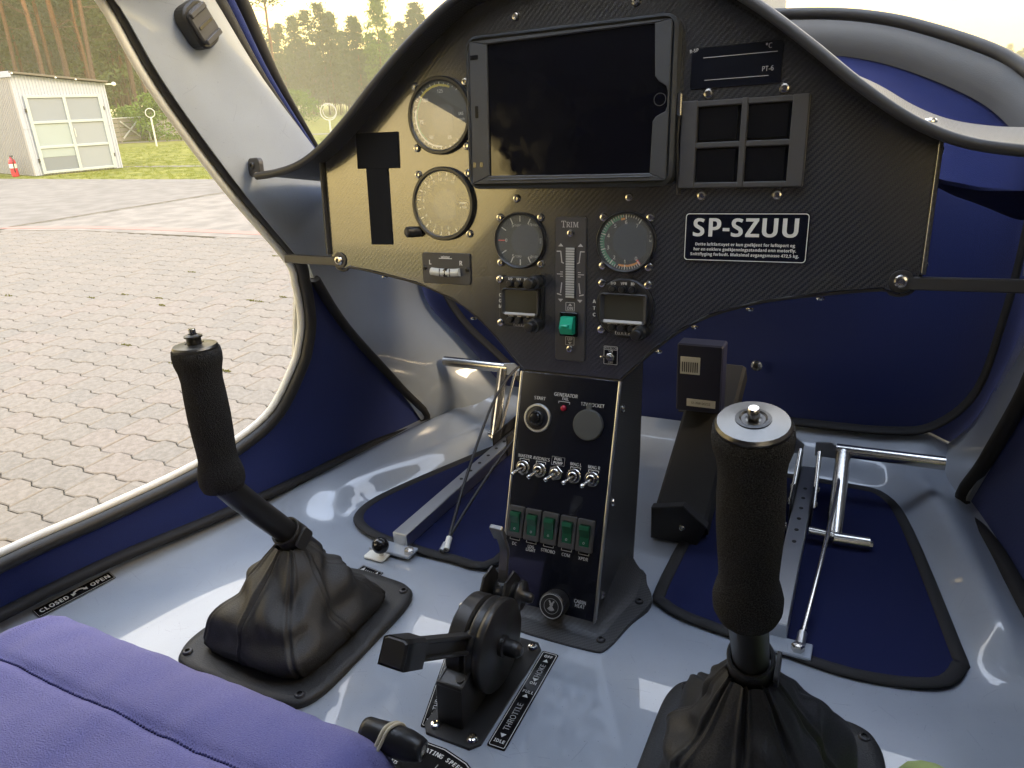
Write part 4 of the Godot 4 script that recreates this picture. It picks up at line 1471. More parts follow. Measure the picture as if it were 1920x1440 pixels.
	obj("push_button", st, M.steel, cap)

func sq_dir(a, p) -> Vector2:   # superellipse direction, |x|^p + |y|^p = 1
	var c = cos(a)
	var s = sin(a)
	var k = pow(pow(absf(c), p) + pow(absf(s), p), -1.0 / p)
	return Vector2(c, s) * k

# ---------------------------------------------------------------- throttle
func throttle():
	var st
	var B := V(-.012, .80, .21)
	var t := thing("throttle_quadrant", "black throttle quadrant with lever and choke lever on the deck", "throttle", at(B))
	# base plate with cut corners
	var pl = PackedVector2Array([Vector2(-.022, -.0725), Vector2(.022, -.0725), Vector2(.029, -.064), Vector2(.029, .064), Vector2(.022, .0725), Vector2(-.022, .0725), Vector2(-.029, .064), Vector2(-.029, -.064)])
	var flat := Transform3D(Basis(V(1, 0, 0), V(0, 0, -1), V(0, 1, 0)), Vector3.ZERO)
	st = begin(false); prism(st, pl, 0, .0025, .0005, flat); obj("base_plate", st, M.black_satin, t)
	for p in [[-.018, .062], [.020, .063], [.020, -.063], [-.018, -.063]]:
		var sc := begin(); screw_shape(sc, .0052, Transform3D(Basis(V(1, 0, 0), -PI / 2), V(p[0], .0025, p[1]))); obj("screw", sc, M.bright_steel, t)
	# folded bracket: two cheeks and an aft face
	var cheek = PackedVector2Array([Vector2(-.058, .0025), Vector2(.056, .0025), Vector2(.052, .044), Vector2(.030, .050), Vector2(-.012, .052), Vector2(-.040, .092), Vector2(-.058, .094), Vector2(-.068, .080)])
	for x in [-.018, .006]:
		st = begin(false)
		var cp := PackedVector2Array()
		for p in cheek: cp.append(Vector2(p.x, p.y))
		if Geometry2D.is_polygon_clockwise(cp): cp.reverse()
		prism(st, cp, -.0012, .0012, .0004, Transform3D(Basis(V(0, 0, 1), V(0, 1, 0), V(-1, 0, 0)), V(x, 0, 0)))
		obj("cheek", st, M.black_satin, t)
	st = begin(false); box(st, V(-.006, .0235, .0545), V(.026, .042, .0022), .0004, Basis(V(1, 0, 0), -.09)); obj("aft_face", st, M.black_satin, t)
	st = begin(false); box(st, V(-.006, .0445, .041), V(.0255, .0022, .027), .0004, Basis(V(1, 0, 0), .22)); obj("top_face", st, M.black_satin, t)
	st = begin(); lathe(st, [Vector2(.0042, 0), Vector2(.0042, .0012), Vector2(.0032, .0012)], 18, Transform3D(Basis(V(1, 0, 0), -PI / 2 + .22), V(.0005, .0453, .044))); prism(st, circle(.0034, 16), .0004, .0008, 0, Transform3D(Basis(V(1, 0, 0), -PI / 2 + .22), V(.0005, .0455, .044))); obj("bolt_hole", st, M.socket_dark, t)
	# main wheel
	var hub := V(.008, .050, -.004)
	var across := Transform3D(Basis(V(0, 0, -1), V(0, 1, 0), V(1, 0, 0)), hub)
	st = begin(); lathe(st, [Vector2(0, -.028), Vector2(.039, -.028), Vector2(.0420, -.0255), Vector2(.0420, -.012), Vector2(.039, -.010), Vector2(.036, -.009)], 48, across); obj("drum", st, M.black_satin, t)
	st = begin(); lathe(st, [Vector2(.036, -.010), Vector2(.040, -.008), Vector2(.0425, -.0065), Vector2(.0425, -.0035), Vector2(.040, -.0015), Vector2(.040, .0005), Vector2(.0432, .002), Vector2(.0435, .008), Vector2(.0420, .0095), Vector2(0, .0098)], 48, across); obj("friction_disc", st, M.black_satin, t)
	st = begin(); lathe(st, [Vector2(.0100, .0098), Vector2(.0100, .0135), Vector2(.0078, .0145), Vector2(.0078, .0225), Vector2(.0070, .0270), Vector2(.0040, .0305), Vector2(0, .0315)], 24, across); obj("friction_knob", st, M.black_plastic, t)
	# lever arm and hollow block handle
	var tip := V(.003, .131, .117)
	var dir = (tip - hub).normalized()
	var sidev := V(1, 0, 0)
	var upv = dir.cross(sidev).normalized()
	var LB := Basis(sidev, upv, dir)
	st = begin(false)
	var len_ = (tip - hub).length()
	for s in [-1, 1]:
		box(st, hub + dir * (len_ * .5 + .010) + V(-.007, 0, 0) + upv * s * .0070, V(.0115, .0036, len_ - .050), .0008, LB)
	box(st, hub + dir * (len_ * .5 + .010) + V(-.007, 0, 0), V(.0040, .013, len_ - .050), .0005, LB)
	box(st, hub + dir * .033 + V(-.007, 0, 0), V(.0130, .022, .012), .002, LB)
	var arm = obj("lever_arm", st, M.black_plastic, t)
	st = begin(false)
	var hp := PackedVector2Array([Vector2(-.0115, -.0115), Vector2(.0115, -.0115), Vector2(.0115, .0092), Vector2(.0075, .0115), Vector2(-.0075, .0115), Vector2(-.0115, .0092)])
	var hi := PackedVector2Array([Vector2(-.0080, -.0082), Vector2(.0080, -.0082), Vector2(.0080, .0064), Vector2(.0052, .0082), Vector2(-.0052, .0082), Vector2(-.0080, .0064)])
	var HF := Transform3D(Basis(sidev, upv, dir).rotated(sidev, 0.0), tip + V(-.007, 0, 0) + dir * -.008)
	ring(st, hp, hi, -.0145, .0145, .0012, HF * Transform3D(Basis(V(0, 1, 0), PI), Vector3.ZERO))
	prism(st, hp, .006, .0155, .0022, HF)
	obj("handle", st, M.black_plastic, arm)
	# choke
	var ch := V(.010, .070, -.054)
	var ac := Transform3D(Basis(V(0, 0, -1), V(0, 1, 0), V(1, 0, 0)), ch)
	st = begin(); lathe(st, [Vector2(0, -.020), Vector2(.013, -.020), Vector2(.0148, -.018), Vector2(.0148, -.006), Vector2(.0120, -.004), Vector2(.0120, .002), Vector2(.0150, .003), Vector2(.0150, .006), Vector2(.0055, .0065), Vector2(.0055, .0135), Vector2(.0040, .0170), Vector2(0, .0178)], 32, ac); obj("choke_drum", st, M.black_satin, t)
	st = begin(false)
	var cl = smooth_path([ch + V(-.012, .010, .003), ch + V(-.012, .028, .002), ch + V(-.012, .046, -.003), ch + V(-.012, .060, .001), ch + V(-.012, .070, .007)], 4)
	strip(st, cl, V(.0085, 0, 0), V(0, 0, .0042))
	box(st, ch + V(-.012, .072, .008), V(.013, .018, .0048), .001, Basis(V(1, 0, 0), .45))
	obj("choke_lever", st, M.lever_metal, t)
	# cable clamp on the outboard cheek
	st = begin(); lathe(st, [Vector2(.0045, 0), Vector2(.0045, .006), Vector2(.0030, .008), Vector2(0, .008)], 6, Transform3D(Basis(V(0, 1, 0), -PI / 2), V(-.022, .062, -.004)), false); lathe(st, [Vector2(.0040, 0), Vector2(.0040, .006), Vector2(0, .006)], 6, Transform3D(Basis(V(0, 1, 0), -PI / 2), V(-.022, .076, -.010)), false); obj("clamp_nut", st, M.steel, t)

func deck_items():
	var st
	# placards: local x reads along, local y up on the placard, local z out of the deck
	var PB := Basis(V(0, 0, -1), V(-1, 0, 0), V(0, 1, 0))   # reads towards the nose, top to the left
	for k in 2:
		var t := thing("lever_placard", ["black throttle and choke placard right of the throttle", "black throttle and choke placard left of the throttle, half hidden"][k], "placard", Transform3D(PB.rotated(V(0, 1, 0), [.02, .30][k]), V([.0285, -.0535][k], .8003, [.2085, .215][k])), "throttle placards")
		st = begin(false); prism(st, rrect(.1265, .0175, .002), 0, .0008, .0002); obj("plate", st, M.black_gloss, t)
		st = begin(false); ring(st, rrect(.1235, .0150, .0015), rrect(.1225, .0140, .001), .0008, .0010); obj("border", st, M.white_ink, t)
		text(t, "THROTTLE", .0052, -.026, 0, .0008, M.grey_ink)
		text(t, "CHOKE", .0052, .0335, 0, .0008, M.grey_ink)
		for q in [["IDLE", -.0555], ["FULL", .0060], ["ON", .0180], ["OFF", .0565]]:
			text(t, q[0], .0034, q[1], 0, .0008, M.white_ink, sans_bold, 0, -PI / 2)
		for q in [[-.0490, -1], [.0010, 1], [.0225, -1], [.0505, 1]]:
			st = begin(false)
			var d = q[1]
			var tr = PackedVector2Array([Vector2(-d * .002, -.0028), Vector2(d * .002, 0), Vector2(-d * .002, .0028)])
			if Geometry2D.is_polygon_clockwise(tr): tr.reverse()
			prism(st, tr, .0008, .0010, 0, at(V(q[0], 0, 0)))
			obj("arrow", st, M.white_ink, t)
	var DB := Basis(V(1, 0, 0), V(0, 0, -1), V(0, 1, 0))    # reads to the right, top towards the nose
	var o := thing("speeds_placard", "black placard headed OPERATING SPEEDS behind the throttle", "placard", Transform3D(DB.rotated(V(0, 1, 0), -.10), V(-.013, .8003, .325)))
	var pp := PackedVector2Array([Vector2(-.040, -.040), Vector2(.040, -.040), Vector2(.040, .026), Vector2(.025, .033), Vector2(0, .036), Vector2(-.025, .033), Vector2(-.040, .026)])
	st = begin(false); prism(st, pp, 0, .0008, .0002); obj("plate", st, M.black_gloss, o)
	st = begin(false); ring(st, shrink(pp, .0015), shrink(pp, .0022), .0008, .0010); obj("border", st, M.white_ink, o)
	var w = "OPERATING SPEEDS"
	for k in w.length():
		var a = lerpf(-.24, .24, k / float(w.length() - 1))
		text(o, w.substr(k, 1), .0042, sin(a) * .115, .0270 + (cos(a) - 1.0) * .115, .0008, M.white_ink, sans_bold, 0, -a)
	for k in 5: text(o, ["4 KTS", "KTS", "KTS", "KTS", "KTS"][k], .0030, -.034, .0170 - k * .0068, .0008, M.white_ink, sans_bold, 1)
	text(o, "V", .0095, .012, .010, .0008, M.white_ink, sans_bold); text(o, "NE", .0068, .0225, .0085, .0008, M.white_ink, sans_bold)

	st = begin(false); box(st, V(.0045, .004, .0009), V(.0005, .030, .0003)); obj("rule", st, M.white_ink, o)
	# door latch placard on the sill
	o = thing("latch_placard", "black sill placard reading CLOSED and OPEN with a double arrow", "placard", Transform3D(Basis(V(.14, 0, -.99), V(-.97, .20, -.137), V(.198, .98, .028)).orthonormalized(), V(-.5265, .8105, .280)))
	st = begin(false); prism(st, rrect(.088, .0165, .0015), 0, .0008, .0002); obj("plate", st, M.black_gloss, o)
	st = begin(false); ring(st, rrect(.0865, .0150, .001), rrect(.0857, .0142, .0008), .0008, .0010); obj("border", st, M.grey_ink, o)
	text(o, "CLOSED", .0062, -.0235, 0, .0008, M.white_ink, sans_bold)
	text(o, "OPEN", .0062, .0290, 0, .0008, M.white_ink, sans_bold)
	st = begin(false); arc(st, deg_to_rad(35), deg_to_rad(145), .0065, .0085, .0008)
	for s in [-1, 1]:
		var tr = PackedVector2Array([Vector2(-.0028, 0), Vector2(.0028, 0), Vector2(0, -.0042)])
		if Geometry2D.is_polygon_clockwise(tr): tr.reverse()
		prism(st, tr, .0008, .0011, 0, Transform3D(Basis(V(0, 0, 1), s * .5), V(s * .0065, .0045, 0)))
	obj("double_arrow", st, M.white_ink, o)
	o.get_node("double_arrow").position = V(.0045, -.004, 0)
	# ball lever
	o = thing("ball_lever", "small lever with a glossy black ball at the left foot well", "lever", at(V(-.238, .80, .066)))
	st = begin(); prism(st, rrect(.030, .022, .004), 0, .0025, .0008, Transform3D(Basis(V(1, 0, 0), V(0, 0, -1), V(0, 1, 0)), V(-.008, 0, 0))); obj("glare_plate", st, M.white_edge, o)  # white plate paints the glare at the foot of the lever
	st = begin(); tube(st, [V(-.002, .001, 0), V(0, .012, .002)], .0030, 10); obj("stem", st, M.steel, o)
	st = begin()
	var pr = []
	for k in 13: pr.append(Vector2(.0108 * sin(PI * k / 12.0), -.0108 * cos(PI * k / 12.0)))
	lathe(st, pr, 28, at(V(.001, .019, .003)))
	obj("ball", st, M.black_gloss, o)
	o = thing("lever_sticker", "tiny black sticker with two triangles beside the ball lever", "placard", Transform3D(DB.rotated(V(0, 1, 0), -.12), V(-.2335, .8003, .0995)))
	st = begin(false); prism(st, rrect(.034, .0135, .001), 0, .0006, .0001); obj("plate", st, M.black_gloss, o)
	st = begin(false); ring(st, rrect(.032, .0115, .0008), rrect(.0314, .0109, .0006), .0006, .0008); obj("border", st, M.grey_ink, o)
	st = begin(false)
	for s in [-1, 1]:
		prism(st, PackedVector2Array([Vector2(-.0030, -.003), Vector2(.0030, -.003), Vector2(0, .004)]), .0006, .0008, 0, at(V(s * .0105, 0, 0)))
	for k in 5: box(st, V(-.006 + k * .003, -.001, .0007), V(.0008, .0035, .0002))
	obj("triangles", st, M.grey_ink, o)
	# brake handle with cord
	o = thing("brake_handle", "tapered black hand grip on a grey lever beside the seat", "handle", at(V(-.026, .80, .334)))
	var h0 := V(-.0265, .050, .003)
	var h1 := V(.0255, .043, -.003)
	st = begin()
	var hx = along(h0, h1 - h0)
	var hl = (h1 - h0).length()
	lathe(st, [Vector2(0, -.002), Vector2(.0085, -.0015), Vector2(.0104, .002), Vector2(.0108, .010), Vector2(.0122, hl * .5), Vector2(.0118, hl * .75), Vector2(.0098, hl - .004), Vector2(.0082, hl), Vector2(.0055, hl), Vector2(.0055, hl - .003), Vector2(0, hl - .003)], 32, hx)
	obj("grip", st, M.black_satin, o)
	st = begin(); lathe(st, [Vector2(0, hl - .0028), Vector2(.0055, hl - .0025), Vector2(.0050, hl), Vector2(0, hl)], 6, hx, false); obj("bolt", st, M.steel, o)
	st = begin(); box(st, V(-.004, .020, .012), V(.014, .044, .012), .003, Basis(V(1, 0, 0), .5)); obj("lever", st, M.grey_paint, o)
	o = thing("tie_cord", "cream cord looped over the black hand grip beside the seat", "cord", at(V(-.034, .80, .334)))
	for k in 2:
		st = begin()
		var x0 = .004 + k * .0035
		tube(st, smooth_path([V(x0 - .018, .012, .050), V(x0 - .013, .030, .030), V(x0 - .004, .050, .0140), V(x0 - .001, .0600, .003), V(x0 + .002, .0555, -.009), V(x0 + .003, .045, -.0125), V(x0 + .003, .034, -.006)], 6), .0014, 8)
		obj("strand", st, M.cord, o)
	# camera mount on the pillar
	o = thing("camera_mount", "dark sticky camera mount stuck on the left pillar", "mount", Transform3D(Basis(V(0, .55, -.83).normalized(), V(0, .83, .55).normalized(), V(1, 0, 0)), V(-.405, 1.425, .052)))
	st = begin(); prism(st, rrect(.037, .047, .014, 6), -.010, .0050, .002); obj("base", st, M.black_plastic, o)
	st = begin(); prism(st, rrect(.030, .036, .008, 5), .0050, .0095, .0015); obj("plate", st, M.dark_grey, o)
	for y in [-.0145, .0145]:
		st = begin(false); box(st, V(0, y, .0105), V(.026, .0055, .0035), .0008); obj("rail", st, M.dark_grey, o)
	st = begin(false); box(st, V(0, 0, .0098), V(.022, .0035, .0012), .0003); obj("slot", st, M.black_gloss, o)
	# rivets left of the boot
	o = thing("deck_rivets", "two small rivets in the deck left of the leather boot", "rivets")
	for p in [V(-.338, .8003, .225), V(-.345, .8003, .165)]:
		st = begin(); lathe(st, [Vector2(.0042, 0), Vector2(.0040, .0010), Vector2(.0022, .0018), Vector2(.0018, .0008), Vector2(0, .0008)], 16, Transform3D(Basis(V(1, 0, 0), -PI / 2), p)); obj("rivet", st, M.alu, o)
	# knee in green trousers of the person in the right seat
	o = thing("green_trousers", "pale green trouser knee of the person in the right seat", "cloth", at(V(.405, .80, .212)))
	st = begin()
	var rows = []
	var no := FastNoiseLite.new(); no.seed = 5; no.frequency = 14.0
	for j in 15:
		var r = []
		for i in 25:
			var u = i / 24.0; var v = j / 14.0
			var p = V(lerpf(-.075, .14, u), 0, lerpf(-.040, .16, v))
			var edge = minf(minf(u, 1 - u) * 5.0, minf(v, 1 - v) * 4.0)
			p.y = .012 + .066 * sqrt(clampf(edge, 0, 1)) * (.6 + .4 * u) + no.get_noise_2d(p.x, p.z) * .012
			if edge <= 0.0: p.y = .002
			r.append(p)
		rows.append(r)
	sheet(st, rows, .0, true)
	obj("folds", st, M.green_trousers, o)

# height of the cushion: pulled wrinkles run from the seam to the front edge
func cushion_y(x, z, base, fall, no) -> float:
	var y = base * (.12 + .88 * fall)
	var wr = sin((x * 46.0 + z * 30.0) + 2.0 * no.get_noise_2d(x * 6.0, z * 5.0)) * .5 + .5
	y += (wr - .5) * .0050 * smoothstep(.385, .46, z) * fall
	y += no.get_noise_2d(x * 18.0, z * 9.0) * .0040 * fall * (1.0 if base > .05 else .2)
	return y

func seat():
	var t := thing("seat_cushion", "blue purple padded seat cushion with a stitched seam, left seat", "seat", at(V(-.24, .80, .60)))
	var st := begin()
	var prof = [[.345, 0.0], [.338, .012], [.336, .028], [.338, .042], [.345, .054], [.357, .063], [.373, .069], [.392, .073], [.408, .0745], [.416, .0740], [.4205, .0695], [.425, .0740], [.434, .0765], [.46, .079], [.50, .081], [.56, .083], [.64, .084], [.75, .084], [.9, .084]]
	var no := FastNoiseLite.new(); no.seed = 8; no.frequency = 1.0
	var rows = []
	for p in prof:
		var r = []
		for i in 65:
			var u = i / 64.0
			var x = lerpf(-.462, -.012, u)
			var side = minf(u, 1.0 - u) * .45
			var fall = sqrt(clampf(1.0 - pow(1.0 - clampf(side / .04, 0, 1), 2.0), 0, 1))
			var y = cushion_y(x, p[0], p[1], fall, no)
			r.append(V(x + .24, y, p[0] - .60 + .010 * (1.0 - fall)))
		rows.append(r)
	sheet(st, rows, 0.0, true)
	var cov = obj("cover", st, M.seat, t)
	# stitches along the seam
	for k in 130:
		var x = lerpf(-.215, .212, k / 129.0)
		var s := begin(false)
		box(s, V(x, cushion_y(x - .24, .4205, .0695, 1.0, no) + .0012, -.1795), V(.0020, .0016, .0014), .0003, Basis(V(0, 1, 0), .35))
		obj("stitch", s, M.seam, cov)

# ---------------------------------------------------------------- pedals
func pedal_set(s, z, label_rail, ty = .066, bz = .134):
	var st
	var rail := thing("pedal_rail", "%s pedal rail lying along the %s foot well" % label_rail, "rail", at(V(s * .229, .80, 0)), "pedal rails")
	st = begin(false); box(st, V(0, .011, -.145), V(.021, .020, .37), .0012); var bm = obj("beam", st, M.alu, rail)
	for k in 6:
		st = begin(false); prism(st, circle(.0026, 12), 0, .0006, 0, Transform3D(Basis(V(1, 0, 0), -PI / 2), V(0, .0211, -.12 - k * .028))); obj("adjusting_hole", st, M.socket_dark, bm)
	st = begin(false); box(st, V(s * .004, .003, .050), V(.062, .004, .022), .001); obj("foot_plate", st, M.grey_paint, rail)
	for x in [-.020, .022]:
		st = begin(); lathe(st, [Vector2(.0065, 0), Vector2(.0065, .005), Vector2(.0045, .0065), Vector2(0, .0068)], 6, Transform3D(Basis(V(1, 0, 0), -PI / 2), V(x, .005, .052)), false); obj("bolt", st, M.steel, rail)
	# carriage with the two pedals
	var t := thing("rudder_pedals", "pair of bent chrome tube rudder pedals in the %s foot well" % label_rail[1], "pedals", at(V(s * .229, .80, z)), "rudder pedals")
	for q in [-1, 1]:
		st = begin(false); box(st, V(q * .0125, .020, .03), V(.0025, .034, .15), .0005); obj("side_plate", st, M.dark_metal, t)
		for k in 3:
			st = begin(); lathe(st, [Vector2(.0042, 0), Vector2(.0042, .003), Vector2(.003, .004), Vector2(0, .0042)], 6, Transform3D(Basis(V(0, 1, 0), q * PI / 2), V(q * .014, .018 + .010 * (k % 2), .075 - k * .022)), false); obj("bolt", st, M.steel, t)
		# tube: stub at the floor, upright, cross bar at the top pointing outboard of the rail
		var d = q
		st = begin()
		tube(st, smooth_path([V(d * .013, .012, bz), V(d * .040, .010, bz)], 2), .0062, 12)
		obj("pivot_tube", st, M.tube_steel, t)
		st = begin(); tube(st, [V(d * .0415, .004, bz), V(d * .0415, ty - .002, .000)], .0095, 16, true); obj("upright", st, M.tube_steel, t)
		st = begin(); tube(st, [V(d * .032, ty, -.001), V(d * .160, ty + .001, -.001)], .0088, 16, true); obj("foot_bar", st, M.tube_steel, t)
		st = begin(); tube(st, [V(d * .0415, .008, bz), V(d * .081, .006, bz - .004)], .0085, 14); obj("heel_stub", st, M.tube_steel, t)
		st = begin(); lathe(st, [Vector2(.0045, 0), Vector2(.0045, .004), Vector2(0, .0042)], 6, Transform3D(Basis(V(0, 1, 0), d * PI / 2), V(d * .081, .006, bz - .004)), false); obj("stub_bolt", st, M.steel, t)
		# lug and return spring
		st = begin(false); prism(st, PackedVector2Array([Vector2(-.016, -.010), Vector2(.012, -.010), Vector2(.014, .004), Vector2(.004, .012), Vector2(-.016, .010)]), -.0015, .0015, .0003, at(V(d * .022, ty, .004))); obj("spring_lug", st, M.alu, t)
		st = begin()
		var hel = []
		var coil = []
		for k in 81:
			hel.append(V(d * (.012 + .002 * k / 80.0), ty - (ty - .018) * k / 80.0, .012 + .075 * k / 80.0))
			coil.append(.0032 if k % 2 else .0026)
		tube(st, hel, coil, 8)
		obj("return_spring", st, M.steel, t)

func cables():
	var st
	var data = [["steel rudder cable beside the right pedal rail", [V(.252, .806, .050), V(.262, .83, -.09), V(.268, .845, -.22), V(.270, .855, -.30)], .0024],
		["black hose looping from the left pedals over the rail", [V(-.166, .806, .030), V(-.205, .845, -.10), V(-.235, .90, -.25), V(-.225, .93, -.33), V(-.20, .90, -.36), V(-.17, .86, -.38)], .0022],
		["thin dark cable between left rail and pedestal", [V(-.170, .806, .035), V(-.178, .826, -.06), V(-.180, .85, -.16), V(-.175, .87, -.26), V(-.16, .885, -.34)], .0020]]
	for k in 3:
		var t := thing("control_cable", data[k][0], "cable", Transform3D.IDENTITY, "control cables")
		st = begin(); tube(st, smooth_path(data[k][1], 8), data[k][2], 8); obj("cable", st, M.steel if k == 0 else M.black_plastic, t)
		st = begin(); tube(st, [data[k][1][0], data[k][1][0].lerp(data[k][1][1], .14)], data[k][2] * 1.9, 8); obj("end_fitting", st, M.alu if k != 1 else M.white_edge, t)
	# nose leg housing right of the pedestal
	var n := thing("leg_housing", "dark sloping box beam behind the pedestal in the right foot well", "beam", at(V(.082, .80, -.10)))
	st = begin(false)
	var a := V(.012, .015, -.02); var b := V(.018, .155, -.235)
	var BB = along((a + b) / 2, b - a).basis
	box(st, (a + b) / 2, V(.068, .034, (b - a).length()), .004, BB)
	obj("beam", st, M.black_tape, n)
	st = begin(false); prism(st, PackedVector2Array([Vector2(-.030, -.004), Vector2(.028, -.004), Vector2(.040, .026), Vector2(.010, .050), Vector2(-.030, .040)]), -.006, .006, .001, at(V(.008, .002, -.008))); obj("foot_bracket", st, M.black_plastic, n)
	st = begin(); screw_shape(st, .004, at(V(.018, .022, -.001))); obj("bolt", st, M.steel, n)
	var d := thing("transmitter_box", "small dark blue box with a white barcode label under the panel", "box", at(V(.088, .975, -.24)))
	st = begin(false); box(st, V(0, .0, 0), V(.060, .095, .028), .002); obj("case", st, M.label_blue, d)
	st = begin(false); box(st, V(.004, -.034, .0147), V(.038, .0105, .0006), .0001); obj("sticker", st, M.label_white, d)
	text(d, "S1-NW-00232", .0030, .004, -.034, .0152, M.dial)
	st = begin(false); box(st, V(-.012, .018, .0147), V(.026, .024, .0006), .0001); obj("barcode_label", st, M.label_white, d)
	for k in 8:
		st = begin(false); box(st, V(-.022 + k * .0028, .016, .0152), V(.0012, .014, .0004)); obj("bar", st, M.dial, d)

# ---------------------------------------------------------------- outdoors
func polar(deg, d, y = 0.0) -> Vector3:   # bearing to the left of the nose, distance from the cockpit
	var a = deg_to_rad(deg)
	return V(CAM_W.x - sin(a) * d, y, CAM_W.z - cos(a) * d)

func slab(parent, called, poly: Array, y, m, thick = .05):
	var p := PackedVector2Array()
	for q in poly: p.append(Vector2(q[0], -q[1]))
	if Geometry2D.is_polygon_clockwise(p): p.reverse()
	var st := begin(false)
	prism(st, p, y - thick, y, 0, Transform3D(Basis(V(1, 0, 0), V(0, 0, -1), V(0, 1, 0)), Vector3.ZERO))
	return obj(called, st, m, parent)

func ground():
	var g := struct_("ground")
	slab(g, "meadow", [[-600, -600], [600, -600], [600, 400], [-600, 400]], -.012, M.grass, .5)
	var a := struct_("apron")
	slab(a, "concrete", [[-10.15, -4.85], [-10.05, -10.95], [40, -16.0], [40, -6.35], [3, -5.9], [-6.17, -5.47], [-9.14, -5.20]], .004, M.apron, .01)
	slab(a, "concrete", [[3.5, -6.1], [40, -6.5], [40, 40], [3.5, 40]], .0, M.apron)
	var t := struct_("taxiway")
	slab(t, "asphalt", [[-10.42, 30], [-60, 30], [-60, -4.5], [-18.6, -9.75], [-15.3, -10.19], [-12.1, -10.73], [-10.30, -10.95], [-10.36, -5.0]], .0, M.taxiway)
	slab(t, "gutter", [[-10.42, 30], [-10.36, -5.0], [-10.30, -10.95], [-10.05, -10.95], [-10.15, -5.0], [-10.18, 30]], -.008, M.gutter)
	#slab(t, "dark_patch", [[-10.6, -6.2], [-8.4, -6.95], [-8.2, -7.12], [-9.6, -6.75]], .0035, M.gutter, .003)
	slab(g, "gravel_path", [[-18.2, -12.75], [-14.0, -13.4], [-8, -14.3], [-8, -14.75], [-14.0, -13.75], [-18.2, -13.0]], .0, M.apron, .02)
	slab(g, "gravel_path", [[-34, -19.5], [-27, -27], [-18, -33], [-18, -34.5], [-27.5, -28.2], [-35, -20.5]], .0, M.taxiway, .02)
	var l := struct_("painted_line")
	slab(l, "stripe", [[-10.30, -4.95], [-9.14, -5.33], [-7.85, -5.53], [-6.17, -5.67], [3, -6.25], [3, -6.40], [-6.17, -5.83], [-7.85, -5.68], [-9.14, -5.47], [-10.30, -5.08]], .0075, M.red_line, .003)

func paver_mesh() -> ArrayMesh:
	var L := .2; var w := .165; var a := .012; var gap := .0026
	var top = [Vector2(.018, a), Vector2(.082, a), Vector2(.118, -a), Vector2(.182, -a)]
	var p := PackedVector2Array()
	p.append(Vector2(0, -w / 2))
	for q in top: p.append(Vector2(q.x, -w / 2 - q.y))
	p.append(Vector2(L, -w / 2)); p.append(Vector2(L, w / 2))
	for i in range(3, -1, -1): p.append(Vector2(top[i].x, w / 2 + top[i].y))
	p.append(Vector2(0, w / 2))
	var c := PackedVector2Array()
	for q in p: c.append(q - Vector2(L / 2, 0))
	if Geometry2D.is_polygon_clockwise(c): c.reverse()
	c = shrink(c, gap)
	var st := begin(false)
	prism(st, c, -.05, 0, .004, Transform3D(Basis(V(1, 0, 0), V(0, 0, -1), V(0, 1, 0)), Vector3.ZERO), false)
	return done(st)

func pavement():
	var g := struct_("pavement")
	slab(g, "bedding", [[-10.18, 30], [-10.15, -5.2], [-9.14, -5.55], [-6.17, -5.89], [3.5, -6.5], [3.5, 30]], -.010, M.joint)
	var mesh := paver_mesh()
	var turn := Basis(V(0, 1, 0), deg_to_rad(3.0))
	var r := RandomNumberGenerator.new(); r.seed = 77
	var all = []
	for j in range(-40, 22):
		for i in range(-62, 4):
			var p = turn * V(i * .2 + (.1 if posmod(j, 2) == 1 else 0.0), 0, j * .165)
			p += V(0, 0, 0)
			var edge_z = lerpf(-5.05, -6.2, clampf((p.x + 10.2) / 11.0, 0, 1))
			if p.x < -10.0 or p.x > -.9 or p.z < edge_z - .02 or p.z > 1.6: continue
			# seen from the cabin or from a step to the side of the camera
			var b = rad_to_deg(atan2(CAM_W.x - p.x, CAM_W.z - p.z))
			var d = Vector2(p.x - CAM_W.x, p.z - CAM_W.z).length()
			all.append([d, p, b > 41 and b < 69 and d > 2.2 and p.x < -1.9, r.randf(), r.randi() % 5])
	all.sort_custom(func(x, y): return x[0] < y[0])
	var singles := 0
	var rest = [[], [], []]
	for e in all:
		var xf := Transform3D(turn * Basis(V(1, 0, 0), r.randf_range(-.010, .010)) * Basis(V(0, 0, 1), r.randf_range(-.010, .010)), e[1] + V(0, r.randf_range(-.0025, .0015), 0))
		if e[2] and singles < 300:
			inst("paver", mesh, M.pavers[e[4]], g, xf)
			singles += 1
		else:
			rest[e[4] % 3].append(xf)
	for k in 3:
		var mm := MultiMesh.new()
		mm.transform_format = MultiMesh.TRANSFORM_3D
		mm.mesh = mesh
		mm.instance_count = rest[k].size()
		for i in rest[k].size(): mm.set_instance_transform(i, rest[k][i])
		var o := MultiMeshInstance3D.new()
		o.name = "far_pavers"
		o.multimesh = mm
		o.material_override = M.pavers[k]
		o.set_meta("kind", "stuff")
		g.add_child(o, true)
	# moss tufts sitting in the joints
	var st := begin(false)
	for k in 46:
		var e = all[r.randi_range(60, mini(all.size() - 1, 1500))]
		var c = e[1] + turn * V(.1, 0, .08 * (1 if r.randf() < .5 else -1))
		for q in 16:
			var o = V(r.randf_range(-.045, .045), 0, r.randf_range(-.010, .010))
			var h = r.randf_range(.004, .014)
			var d = V(r.randf_range(-1, 1), 0, r.randf_range(-1, 1)).normalized() * .006
			tri3(st, c + o - d, c + o + V(0, h, 0) + d * .3, c + o + d)
			tri3(st, c + o + V(d.z, 0, -d.x), c + o + V(0, h, 0), c + o - V(d.z, 0, -d.x))
	var ms := obj("joint_moss", st, M.moss, g)
	ms.set_meta("kind", "stuff")

